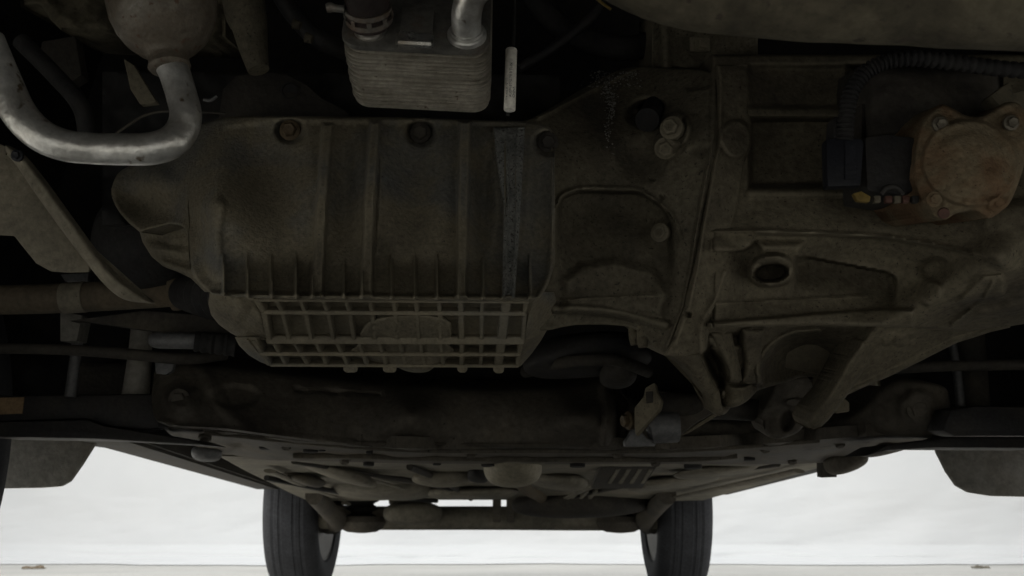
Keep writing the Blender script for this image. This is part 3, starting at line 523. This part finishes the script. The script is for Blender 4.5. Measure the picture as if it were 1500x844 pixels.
casting('drain_boss', sm([(528, 487), (540, 472), (565, 463), (600, 460), (640, 462), (660, 472)]), sm([(528, 494), (560, 496), (600, 497), (640, 497), (660, 495)]), tps([(530, 480, .824), (600, 462, .807), (655, 470, .815), (600, 497, .841), (530, 497, .841)]), [fbm(.002, 20)], M['pan'], pan, True, 2.5, .015, (5, .005))
casting('drain_boss', sm([(515, 512), (530, 503), (560, 500), (610, 500), (650, 502), (664, 512)]), sm([(515, 518), (540, 528), (575, 536), (600, 545), (625, 545), (640, 535), (664, 520)]), tps([(520, 515, .874), (590, 501, .852), (660, 512, .867), (600, 540, .909), (540, 528, .896)]), [fbm(.002, 20)], M['pan'], pan, True, 2.5, .02, (5, .006))

blob('steering_gear', 860, 522, 1.16, 95, 30, .06, M['plastic'], car, .05, .10, 4)
tube('heat_pipe', [(770, 545, 1.2, 9), (830, 530, 1.1, 9), (900, 528, 1.08, 9), (950, 545, 1.12, 9)], M['darksteel'], car, 14)
blob('steering_gear_boss', 905, 548, 1.14, 26, 20, .04, M['darksteel'], car, 0, .05, 2)
# ---- bell housing between pan and gearbox
bhD = tps([(770, 180, .865), (850, 135, .92), (935, 100, .935), (1045, 110, .865), (812, 300, .845), (900, 300, .855), (900, 400, .855), (1000, 300, .832), (810, 470, .855), (930, 470, .885), (980, 510, .868), (1040, 200, .835), (860, 220, .865)])
bell = casting('bell_housing', sm([(765, 178), (790, 168), (850, 132), (900, 106), (935, 98), (985, 100), (1035, 104), (1052, 120)]), sm([(765, 480), (800, 484), (825, 479), (850, 476), (885, 476), (920, 479), (942, 490), (972, 521), (985, 505), (1005, 455), (1018, 390), (1030, 310), (1045, 240), (1052, 200)]), bhD,
    [ridge(sm([(814, 302), (824, 286), (850, 276), (900, 276), (935, 279), (962, 295), (985, 318), (998, 350)]), 5, .006), ledge([(812, 305), (824, 288), (850, 279), (935, 281), (964, 297), (990, 325)], .030, 0, 130, 826, 975, 14), step([(822, 300), (850, 282), (935, 284), (978, 318), (992, 370), (985, 420), (960, 440), (820, 446)], -.012, 30), step([(822, 408), (850, 384), (900, 376), (960, 392), (985, 430), (972, 470), (822, 460)], .012, 14),
     ridge([(815, 440), (880, 437), (965, 431)], 3, .004), ridge(sm([(812, 452), (880, 456), (930, 466), (975, 476)]), 8, .010), ell(945, 165, 33, 24, -.020, -.3, .6), ell(955, 158, 22, 14, -.035, -.1, .4), ell(992, 190, 24, 30, .014, .1, .3), ell(975, 213, 24, 18, .012, 0, .5),
     ell(968, 342, 22, 24, .005, 0, .5), ell(940, 235, 45, 40, -.014, 0, .8), ell(955, 263, 4, 3, -.006), ell(971, 289, 5, 3, -.006), ridge([(790, 172), (870, 130), (930, 102)], 5, .006), ridge([(1046, 110), (1046, 200), (1036, 250), (1021, 330), (1012, 390), (1000, 450), (978, 505)], 5, .005), step([(1000, 130), (1045, 125), (1045, 225), (1000, 225)], .008, 8), fbm(.002, 34, 4), fbm(.010, 140, 2)], M['block'], car, True, 2.6, .12, (3, .0025))
bolt(984, 188, .832, 14, M['block'], bell, (-.5, -1, -.1)); bolt(975, 217, .845, 13, M['block'], bell, (-.2, -1, -.6)); bolt(967, 341, .846, 11, M['block'], bell, (-.6, -1, -.1), 'bolt', .5)
tube('bolt_end', [(928, 478, .90, 8), (929, 495, .90, 8), (931, 505, .90, 7)], M['gear'], bell, 12, 2); tube('bolt_end', [(940, 478, .885, 8), (941, 500, .885, 8), (942, 509, .885, 7)], M['gear'], bell, 12, 2)
tube('passage_pipe', [(948, 176, .865, 19), (957, 160, .90, 17), (966, 140, .95, 16)], M['black'], bell, 18, 4)
# dried residue running down the housing
def residue():
    bm = bmesh.new(); r = random.Random(4)
    for k in range(520):
        y = 104+abs(r.gauss(0, 1))*45; x = 893+r.gauss(0, 3.2+3*(y < 150))+3*math.sin(y*.09)+((r.random()-.4)*70 if y < 128 else 0)
        if y > 240 or x < 865 and y < 125: continue
        D = float(bhD(np.array([x]), np.array([y]))[0])-.0065; s = r.uniform(.3, 1.05); a = r.random()*6.3
        q = [P(x+s*1.5*math.cos(a+t)*r.uniform(.6, 1.3), y+s*math.sin(a+t)*r.uniform(.6, 1.4), D) for t in (0, 1.3, 2.5, 3.8, 5)]
        v = [bm.verts.new(p) for p in q]; t = bm.verts.new(P(x, y, D-.0008)); b = bm.verts.new(P(x, y, D+.004))
        for i in range(5): bm.faces.new((v[i], v[(i+1) % 5], t)); bm.faces.new((v[(i+1) % 5], v[i], b))
    o = bm_obj('dried_residue', bm, M['residue'], bell); o['kind'] = 'stuff'
residue()
flD = tps([(1050, 100, .85), (1100, 100, .86), (1050, 230, .825), (1090, 230, .84), (1025, 330, .823), (1065, 350, .83), (1010, 430, .835), (1055, 420, .845), (975, 520, .862), (1035, 510, .866)])
casting('housing_flange', [(1050, 95), (1051, 120), (1051, 200), (1042, 250), (1027, 330), (1018, 390), (1005, 450), (986, 500), (974, 521)], [(1095, 95), (1096, 165), (1101, 180), (1100, 215), (1090, 240), (1080, 300), (1070, 350), (1066, 400), (1055, 430), (1042, 460), (1038, 490), (1036, 510), (1028, 519), (1010, 521)], flD,
    [ell(1078, 204, 26, 32, .010, 0, .25), ell(1008, 461, 6, 3.5, -.012), ridge([(1056, 110), (1056, 200), (1047, 250), (1032, 330), (1023, 390), (1010, 450), (990, 505)], 4, .004), ridge(sm([(1062, 400), (1050, 440), (1030, 475), (1028, 515)]), 7, .006), fbm(.003, 30)], M['gear'], car, False, 2.5, .08, (4, .003))

# ---- gearbox
gD = tps([(1045, 85, .86), (1300, 85, .87), (1540, 85, .86), (1050, 300, .835), (1250, 300, .845), (1450, 330, .80), (1050, 460, .85), (1200, 455, .86), (1350, 460, .88), (1500, 440, .85), (1330, 535, .95), (1420, 495, .93), (1540, 400, .82), (1540, 455, .90)])
P1 = [(1062, 372), (1090, 368), (1104, 358), (1112, 352), (1300, 353), (1345, 385), (1345, 430), (1300, 448), (1062, 458)]
gear = casting('gearbox', [(1042, 80), (1560, 80)], [(1042, 480), (1100, 479), (1200, 477), (1330, 480), (1400, 486), (1450, 482), (1500, 475), (1560, 462)], gD,
    [step([(1096, 172), (1240, 172), (1330, 190), (1330, 272), (1096, 276)], -.035, 8), step([(1096, 95), (1240, 95), (1240, 160), (1096, 160)], -.012, 8), step([(1240, 95), (1360, 95), (1345, 180), (1240, 190)], -.05, 12),
     ridge([(1030, 339), (1110, 338), (1200, 341), (1300, 346), (1380, 360), (1420, 372)], 4.5, .006), ledge([(1030, 368), (1088, 367), (1100, 359), (1108, 343), (1200, 344), (1300, 349), (1380, 362), (1480, 385)], .018, 55, 0, 1030, 1400, 60), step([(1066, 350), (1300, 340), (1400, 380), (1360, 440), (1290, 470), (1066, 470)], -.022, 40),
     ell(1131, 396, 38, 27, .034, -.1, .25), ell(1129, 400, 28, 14.5, -.06, -.1, .25), step([(1108, 352), (1180, 352), (1178, 384), (1150, 390), (1110, 385)], .020, 12),
     ledge([(1160, 374), (1185, 375), (1300, 397), (1325, 412)], .030, 0, 62, 1170, 1306, 10),
     ridge([(1040, 446), (1150, 440), (1270, 434)], 4, .004), step([(1036, 471), (1120, 465), (1200, 458), (1290, 451), (1340, 452), (1340, 484), (1036, 484)], .018, 4),
     ridge(sm([(1240, 520), (1300, 478), (1370, 440), (1420, 405), (1460, 380)]), 46, .024), ridge([(1350, 500), (1420, 462), (1520, 445)], 9, .006), step([(1428, 300), (1560, 280), (1560, 400), (1470, 405), (1440, 380)], .010, 16), step([(1440, 402), (1468, 400), (1474, 412), (1474, 432), (1462, 440), (1400, 442)], .010, 5),
     ell(1364, 430, 20, 22, .008), ell(1370, 395, 30, 22, -.010, 0, .6), ridge([(1395, 475), (1440, 440), (1455, 412)], 4, .005), ridge([(1100, 283), (1230, 283), (1340, 300)], 8, .006), ridge([(1300, 560), (1400, 510), (1560, 470)], 6, .006), fbm(.0025, 40, 4), fbm(.012, 150, 2)], M['gear'], car, True, 2.6, .14, (6, .008))
casting('gearbox_keel', [(1238, 565), (1262, 505), (1285, 472), (1340, 460), (1480, 455)], [(1238, 580), (1262, 569), (1300, 553), (1345, 531), (1400, 503), (1450, 487), (1480, 480)], lambda x, y: gD(x, y)+.006, [ridge([(1300, 500), (1400, 462), (1470, 450)], 9, .005), ridge([(1240, 578), (1300, 551), (1400, 501), (1480, 478)], 7, .005), ell(1318, 500, 12, 9, .004), fbm(.003, 40)], M['gear'], gear, True, 2.6, .10, (5, .006))
tube('dark_hole_or_plug', [(1472, 421, .845, 7), (1486, 420, .84, 6.5), (1510, 419, .835, 6.5)], M['steelbolt'], gear, 14, 2); tube('seal_ring', [(1474, 421, .843, 9), (1480, 421, .842, 9)], M['red'], gear, 14, 2)
sqm = [(1010, 56), (1012, 74), (1040, 76), (1040, 60)]
sq = plate('casting_mark', [(1010, 54), (1040, 56), (1040, 75), (1011, 74)], .905, M['block'], car, .004, bev=.0008)
bar('raised_letter', P(1019, 58, .903), P(1019, 70, .903), .0016, .003, M['gear'], sq, .0003, (0, 1, 0)); bar('raised_letter', P(1019, 71, .903), P(1036, 72, .903), .0016, .003, M['gear'], sq, .0003, (0, 1, 0)); bar('raised_letter', P(1026, 58, .903), P(1026, 67, .903), .0016, .003, M['gear'], sq, .0003, (0, 1, 0)); bar('raised_letter', P(1026, 67, .903), P(1036, 68, .903), .0016, .003, M['gear'], sq, .0003, (0, 1, 0))
casting('upper_casting', [(955, -20), (1110, -20)], [(955, 108), (985, 100), (1050, 110), (1110, 115)], tps([(955, 0, .95), (1110, 0, .92), (1000, 100, .925), (1110, 110, .90)]), [fbm(.01, 40), ridge([(972, 20), (975, 100)], 10, .01)], M['block'], car, True, 4, .1, (6, .006))
# legs of the mount bracket under the gearbox
bD = tps([(985, 500, .90), (1055, 600, .98), (1040, 480, .88), (1100, 490, .92), (1090, 575, .96), (1180, 490, .94), (1180, 550, 1.0), (1290, 490, .92), (1290, 560, .98)])
brk = casting('mount_bracket', [(978, 505), (990, 492), (1010, 474), (1290, 474)], sm([(978, 510), (990, 519), (1010, 538), (1030, 563), (1046, 588), (1050, 602), (1058, 608), (1066, 603), (1074, 593), (1095, 582), (1110, 572), (1145, 562), (1182, 552), (1215, 558), (1290, 566)]), bD,
    [step([(1028, 520), (1042, 506), (1056, 524), (1064, 548), (1064, 572), (1052, 570), (1040, 548)], -.05, 10), ell(1088, 568, 30, 30, -.016, 0, .3), ridge(sm([(1060, 580), (1066, 560), (1084, 552), (1104, 556), (1108, 566)]), 6, .010), ridge(sm([(1040, 500), (1060, 520), (1072, 548)]), 9, .012), ridge(sm([(1100, 490), (1102, 520), (1106, 555)]), 12, .012), step([(1062, 486), (1092, 486), (1090, 508), (1070, 508)], -.02, 8),
     ell(1185, 530, 82, 58, -.035, 0, .7), ridge(sm([(1112, 560), (1112, 535), (1128, 508), (1160, 490), (1200, 486)]), 6, .010), ridge([(1050, 596), (1058, 604)], 8, .014), fbm(.004, 30)], M['gear'], car, True, 2.5, .05, (7, .010))
casting('bracket_leg', [(1262, 499), (1254, 510), (1242, 524), (1228, 550), (1214, 575), (1188, 604), (1182, 618), (1186, 629)], [(1275, 499), (1276, 515), (1273, 537), (1259, 553), (1239, 582), (1214, 615), (1201, 627), (1194, 629)], tps([(1268, 500, .905), (1240, 550, .925), (1190, 620, .965), (1260, 550, .93), (1205, 620, .96)]), [ridge([(1265, 502), (1238, 548), (1192, 616)], 10, .008), fbm(.003, 20)], M['gear'], brk, False, 2, .05, (8, .012))
plate('bracket_lug', [(1232, 578), (1245, 590), (1245, 603), (1226, 606), (1215, 600)], .99, M['gear'], brk, .012, bev=.002)
casting('bracket_arm', [(979, 488), (979, 521), (1003, 537), (1022, 561), (1041, 584), (1044, 604), (1050, 609)], [(1040, 488), (1024, 519), (1032, 535), (1045, 561), (1054, 574), (1058, 600), (1056, 609)], tps([(990, 500, .87), (1030, 500, .875), (1015, 540, .90), (1045, 580, .935), (1052, 605, .95), (1045, 560, .925)]), [fbm(.002, 18)], M['gear'], brk, False, 2, .05, (8, .012))
casting('bracket_arm', [(1036, 484), (1041, 510), (1056, 523), (1067, 542), (1068, 560)], [(1072, 484), (1074, 500), (1080, 520), (1086, 545), (1088, 560)], tps([(1050, 490, .89), (1065, 520, .905), (1080, 550, .93), (1070, 490, .90)]), [ridge([(1050, 490), (1066, 520), (1076, 556)], 9, .006), fbm(.002, 18)], M['gear'], brk, False, 2, .05, (8, .014))
casting('bracket_arm', [(1085, 480), (1086, 500), (1090, 530), (1086, 562)], [(1120, 480), (1116, 510), (1112, 540), (1110, 562)], tps([(1095, 485, .90), (1100, 520, .92), (1100, 560, .945), (1118, 490, .91)]), [fbm(.002, 18)], M['gear'], brk, False, 2, .05, (10, .014))
casting('bracket_lug', sm([(1054, 585), (1062, 560), (1078, 550), (1095, 552), (1108, 566)]), sm([(1054, 590), (1064, 597), (1078, 596), (1094, 588), (1108, 574)]), tps([(1056, 588, .96), (1080, 555, .945), (1105, 568, .96), (1080, 592, .94)]), [ell(1084, 560, 22, 9, -.02, -.1, .8), fbm(.002, 18)], M['gear'], brk, True, 2, .04, (12, .016))
gs = casting('gearbox_mount', sm([(1118, 600), (1130, 570), (1142, 552), (1165, 548), (1185, 555), (1197, 590)]), sm([(1118, 625), (1126, 640), (1140, 643), (1154, 640), (1170, 632), (1185, 615), (1197, 600)]), tps([(1120, 610, 1.1), (1150, 560, 1.08), (1190, 590, 1.1), (1140, 640, 1.08)]), [ell(1153, 617, 12, 18, -.02, .2, .5), ell(1165, 590, 20, 8, .008), fbm(.006, 20)], M['sub'], car, True, 2.5, .06, (8, .012))
tube('cross_tube', [(960, 592, 1.10, 20), (1010, 596, 1.10, 19), (1060, 598, 1.12, 17), (1130, 602, 1.16, 16)], M['darksteel'], car, 20, 5)
# torque mount
tm = plate('torque_mount', [(931, 638), (929, 626), (929, 597), (943, 580), (945, 568), (959, 560), (962, 574), (969, 586), (966, 599), (951, 616)], 1.03, M['gear'], car, .018, (.3, 1, 0), .002)
plate('mount_base', [(915, 648), (932, 622), (940, 632), (948, 642), (962, 646), (960, 654), (916, 655)], 1.06, M['grey'], tm, .02, bev=.002)
tube('mount_bush', [(950, 629, 1.06, 20.5), (953, 628, 1.06, 22), (990, 626, 1.065, 22), (994, 626, 1.065, 20)], M['grey'], tm, 28, 1)
plate('mount_slot', [(946, 574), (957, 573), (957, 590), (947, 591)], 1.0285, M['darksteel'], tm, .003, bev=.0006)
bolt(921, 616, 1.05, 10, M['brass'], tm, (-1, -.4, -.1))
plate('mount_arm', [(962, 572), (1000, 578), (1045, 588), (1052, 596), (1046, 606), (1020, 620), (996, 640), (992, 630), (992, 606), (965, 600)], 1.09, M['sub'], tm, .03, bev=.004)
plate('mount_plate_edge', [(994, 641), (1020, 622), (1050, 603), (1056, 606), (1030, 622), (1010, 634)], 1.07, M['gear'], tm, .006, bev=.001)

# ---- selector housing, plug and conduit on the right
ac = casting('selector_cover', sm([(1338, 240), (1342, 205), (1350, 180), (1362, 165), (1378, 153), (1394, 158), (1412, 168), (1434, 171), (1454, 162), (1474, 150), (1492, 152), (1506, 168)], 4), sm([(1338, 262), (1342, 284), (1352, 300), (1366, 316), (1384, 322), (1402, 312), (1425, 310), (1448, 320), (1466, 310), (1480, 296), (1494, 262), (1506, 220)], 4), tps([(1340, 250, .735), (1420, 160, .73), (1420, 320, .725), (1505, 200, .73), (1420, 240, .722)]),
    [ell(1421, 239, 74, 66, .008, .2, .10), ell(1421, 239, 60, 52, .003, .2, .3), ell(1377, 181, 15, 14, .005), ell(1479, 178, 15, 13, .005), ell(1372, 298, 18, 15, .004), ell(1462, 300, 18, 14, .004), fbm(.003, 26)], M['rustcover'], car, True, 2.2, .11, (6, .007))
for x, y, m in ((1377, 182, 'steelbolt'), (1481, 180, 'steelbolt'), (1368, 292, 'rustcover'), (1461, 297, 'rustcover')): bolt(x, y, .722, 9, M[m], ac)
tube('cover_stud', [(1382, 312, .72, 9), (1383, 313, .715, 8)], M['red'], ac, 14, 2)
cn = plate('plug', [(1210, 203), (1240, 200), (1264, 203), (1266, 212), (1262, 272), (1212, 274)], .735, M['blue'], car, .014, bev=.003)
plate('plug_latch', [(1238, 206), (1258, 206), (1256, 262), (1238, 262)], .733, M['blue'], cn, .004, bev=.001)
plate('plug_socket', [(1266, 200), (1300, 196), (1342, 200), (1340, 280), (1318, 286), (1270, 280)], .745, M['plastic'], car, .06, bev=.004)
plate('plug_neck', [(1222, 170), (1252, 172), (1252, 202), (1220, 202)], .737, M['plastic'], cn, .02, bev=.002)
plate('plug_lock', [(1250, 283), (1262, 280), (1276, 288), (1274, 296), (1256, 294)], .728, M['yellow'], cn, .006, bev=.0008)
for k, (x, m) in enumerate(((1286, 'block'), (1303, 'red'), (1316, 'block'), (1328, 'red'), (1342, 'plastic'))): plate('wire_seal', [(x-6, 286), (x+5, 286), (x+5, 297), (x-5, 297)], .732, M[m], cn, .006, bev=.0015)
tube('plug_dome', [(1290, 285, .733, 4), (1298, 276, .733, 5), (1310, 274, .733, 5), (1320, 280, .733, 4), (1324, 286, .733, 4)], M['plastic'], cn, 10)
tube('conduit', [(1237, 205, .735, 12), (1240, 170, .73, 12), (1247, 135, .725, 12), (1268, 106, .72, 12), (1300, 90, .715, 12), (1345, 86, .71, 12), (1400, 92, .71, 12), (1460, 100, .715, 12), (1530, 106, .72, 12)], M['rubber'], car, 16, 26, 1, lambda i: 1+.11*(1 if (i % 5) < 3 else -1))
casting('solenoid_body', [(1262, 95), (1470, 100)], [(1262, 205), (1470, 200)], tps([(1262, 100, .80), (1470, 100, .79), (1262, 200, .80), (1470, 200, .79), (1360, 150, .78)]), [fbm(.006, 40)], M['darksteel'], car, True, 5, .08, (15, .02))
plate('cover_ear', [(1450, 140), (1480, 118), (1486, 135), (1510, 128), (1510, 165), (1470, 160)], .74, M['beam'], car, .02, bev=.003)

# ---- oil cooler
el = math.radians(23); nrm = Vector((0, -math.cos(el), math.sin(el))); upv = Vector((0, math.sin(el), math.cos(el))); xd = Vector((1, 0, -.055)).normalized()
C0 = P(608, 77, .62); W = px(240, .622); H = .125
def rrect(w, h, r, n=8):
    out = []
    for cx, cy, a0 in ((w/2-r, r, -90), (w/2-r, h-r, 0), (-w/2+r, h-r, 90), (-w/2+r, r, 180)):
        for k in range(n+1): a = math.radians(a0+90*k/n); out.append((cx+r*math.cos(a), cy+r*math.sin(a)))
    return out
def cplate(name, d0, d1, grow, mt, parent, bev=.0012):
    bm = bmesh.new(); o = rrect(W+2*grow, H+2*grow, .0145+grow); rings = []
    for d, ins in ((d0, bev), (d0+bev*.6, 0), (d1-bev*.6, 0), (d1, bev)):
        k = 1-ins/(W/2); rings.append([bm.verts.new(C0+xd*a*k+upv*((b-H/2)*(1-ins/(H/2))+H/2-grow)-nrm*d) for a, b in o])
    n = len(o)
    for a, b in zip(rings[:-1], rings[1:]):
        for i in range(n): bm.faces.new((a[i], a[(i+1) % n], b[(i+1) % n], b[i]))
    bm.faces.new(rings[0]); bm.faces.new(rings[-1][::-1]); return bm_obj(name, bm, mt, parent, True, 35)
cool = bpy.data.objects.new('oil_cooler', None); sc.collection.objects.link(cool); cool.parent = car
cplate('cover_plate', -.004, .0018, .0, M['cooltop'], cool, .002)
r5 = random.Random(5); NP = 15; pt = .048/NP
for k in range(NP): cplate('plate', .0032+k*pt, .0032+k*pt+pt*.86, -.0004-(.0022 if k == 0 else 0)+r5.uniform(-.0014, .0006), M['cooler'], cool, .0015)
cplate('back_plate', .0032+NP*pt, .0032+NP*pt+.004, -.002, M['cooler'], cool, .001)
def onface(x, y):
    o = Vector((0, 0, CZ)); d = P(x, y, 1.0)-o; q = C0+nrm*.004; return o+d*((q-o).dot(nrm)/d.dot(nrm))
bse = onface(684, 52)
lathe('pipe_flange', bse, nrm, [(-.001, .0135), (.002, .0135), (.003, .0125), (.0032, .0112), (.0055, .0112), (.0055, .008)], M['alu'], cool, 32)
bp_ = [bse, bse+nrm*.012, bse+nrm*.022+xd*.001, bse+nrm*.033+upv*.002+xd*.005, bse+nrm*.041+upv*.004+xd*.014, bse+nrm*.045+upv*.007+xd*.027, bse+nrm*.046+upv*.010+xd*.05]
tube('outlet_pipe', [(*p, .0102) for p in bp_], M['alu'], cool, 28, 6, 1, None, True)
hb = onface(543, 46)
lathe('hose_neck', hb, nrm, [(-.001, .0115), (.002, .0115), (.0028, .0105), (.006, .0105), (.012, .0098), (.012, .005)], M['bright'], cool, 32)
hs = lathe('coolant_hose', hb, nrm+upv*.1, [(.005, .009), (.005, .0135), (.007, .0148), (.075, .0148), (.075, .006)], M['hose'], cool, 32)
ha = (nrm+upv*.1).normalized()
for d in (.009, .0165): lathe('clamp_band', hb, ha, [(d, .0150), (d, .0162), (d+.0035, .0162), (d+.0035, .0150)], M['cooltop'], hs, 32, 30, True)
for a in range(9):
    t = a*2*math.pi/9; sx = ha.cross(xd).normalized(); rr = .0157*(math.cos(t)*xd+math.sin(t)*sx); bar('clamp_tooth', hb+ha*.0122+rr, hb+ha*.0168+rr, .0035, .0012, M['cooltop'], hs, .0003, rr)
tube('clamp_screw', [(478, 12, .60, 7), (484, 11, .60, 8.5), (490, 12, .60, 6.5), (505, 14, .60, 6)], M['cooltop'], hs, 12, 3)
bx = onface(610, 50)
Rm = Matrix((xd, upv.cross(xd).normalized(), upv)).transposed()
box('cover_stamping', bx+upv*.012, (px(66, .62), .006, .030), M['cooltop'], cool, Rm, .0028); box('name_plate', onface(608, 64)+nrm*.002+upv*.0012, (px(60, .62), .0055, .0125), M['bright'], cool, Rm, .0016)

# ---- white sleeve with printing, on a cable
cab = tube('cable', [(752, -30, .68, 3.2), (753, 30, .68, 3.2), (751, 75, .68, 3.2), (747, 120, .68, 3.2), (744, 170, .69, 3.2)], M['rubber'], car, 10)
S0 = P(749, 72.5, .672); S1 = P(746.5, 161.5, .672); ax = (S1-S0).normalized(); sr = px(9.3, .672)
sl = lathe('label_sleeve', S0, ax, [(0, sr*.6), (0, sr*.93), (.0006, sr), ((S1-S0).length-.0006, sr), ((S1-S0).length, sr*.93), ((S1-S0).length, sr*.6)], M['white'], cab, 40, 30)
def printing(txt, ang, size, start):
    cu = bpy.data.curves.new('printing', 'FONT'); cu.body = txt; cu.size = size; ob = bpy.data.objects.new('t', cu); sc.collection.objects.link(ob)
    me = ob.to_mesh().copy() if False else bpy.data.meshes.new_from_object(ob); bpy.data.objects.remove(ob)
    f = Vector((0, -1, 0)); f = (f-ax*f.dot(ax)).normalized(); side = f.cross(ax).normalized()
    if side.x < 0: side = -side
    for v in me.vertices:     # reads upwards, wrapped round the sleeve
        a = ang-v.co.y/sr; along = start+v.co.x; q = S1-ax*along+(sr+.0001)*(math.cos(a)*f+math.sin(a)*side); v.co = q
    me.materials.clear(); me.materials.append(M['ink']); o = bpy.data.objects.new('printing', me); sc.collection.objects.link(o); o.parent = sl
for t, a, s in (('AU5M-8TNLT8 B TUBE', .12, .0021*1.15), ('CHINA', .72, .0021*1.15), ('A1408 6A 78', -.55, .0018)): printing(t, a+.15, s*1.15, .0085)

# ---- pipe with canister at upper left
cA = P(222, -130, .60); cB = P(249, 104, .60); L = (cB-cA).length; cx = (cB-cA)/L; kx = lambda n: px(n, .60)
can = lathe('canister', cA, cx, [(0, .01), (0, kx(88)), (L*.56, kx(87)), (L*.66, kx(84)), (L*.74, kx(76)), (L*.81, kx(64)), (L*.865, kx(48)), (L*.895, kx(35)), (L*.92, kx(31)), (L*.95, kx(31.5)), (L*.975, kx(33)), (L*.99, kx(30)), (L*1.0, kx(25)), (L*1.0, .005)], M['can'], car, 64, 35)
pp = tube('metal_pipe', [(247, 88, .60, 26), (256, 108, .60, 24.5), (266, 140, .60, 24), (272, 168, .60, 24.5), (266, 192, .60, 25), (248, 210, .597, 25.5), (220, 218, .595, 25.5), (185, 219, .595, 25), (140, 218, .595, 24.5), (95, 213, .593, 25), (58, 197, .59, 26), (28, 166, .588, 27), (5, 120, .586, 28), (-20, 60, .585, 28)], M['alu'], car, 36, 10)
# ---- front beam, close above the camera
bmx = [(830, -150), (880, -112), (920, -86), (965, -64), (1020, -48), (1100, -38), (1250, -28), (1400, -21), (1620, -12)]
fb = tube('front_beam', [(a, b, .47, 100) for a, b in bmx], M['beam'], car, 72, 14)
for v in fb.data.vertices:
    q = v.co; n = math.sin(q.x*61+q.z*37)*math.sin(q.y*53+q.x*23)*.0012+math.sin(q.x*171)*math.sin(q.z*143+q.x*31)*.0006; q.z += n; q.y += n

for n, l in (('metal_pipe', 'bent dull silver pipe below the corroded canister'), ('canister', 'corroded round-bottomed canister above the silver pipe'), ('oil_cooler', 'stack of brazed metal plates with two pipe necks'), ('selector_cover', 'rust-stained lobed cover with four bolts'), ('label_sleeve', 'white printed sleeve on a thin cable'), ('pale_rib', 'pale grey rib on the brown pan'), ('plug_lock', 'yellow clip on the black plug'), ('exhaust_chamber', 'pale round bulge beneath the floor')):
    bpy.data.objects[n]['label'] = l
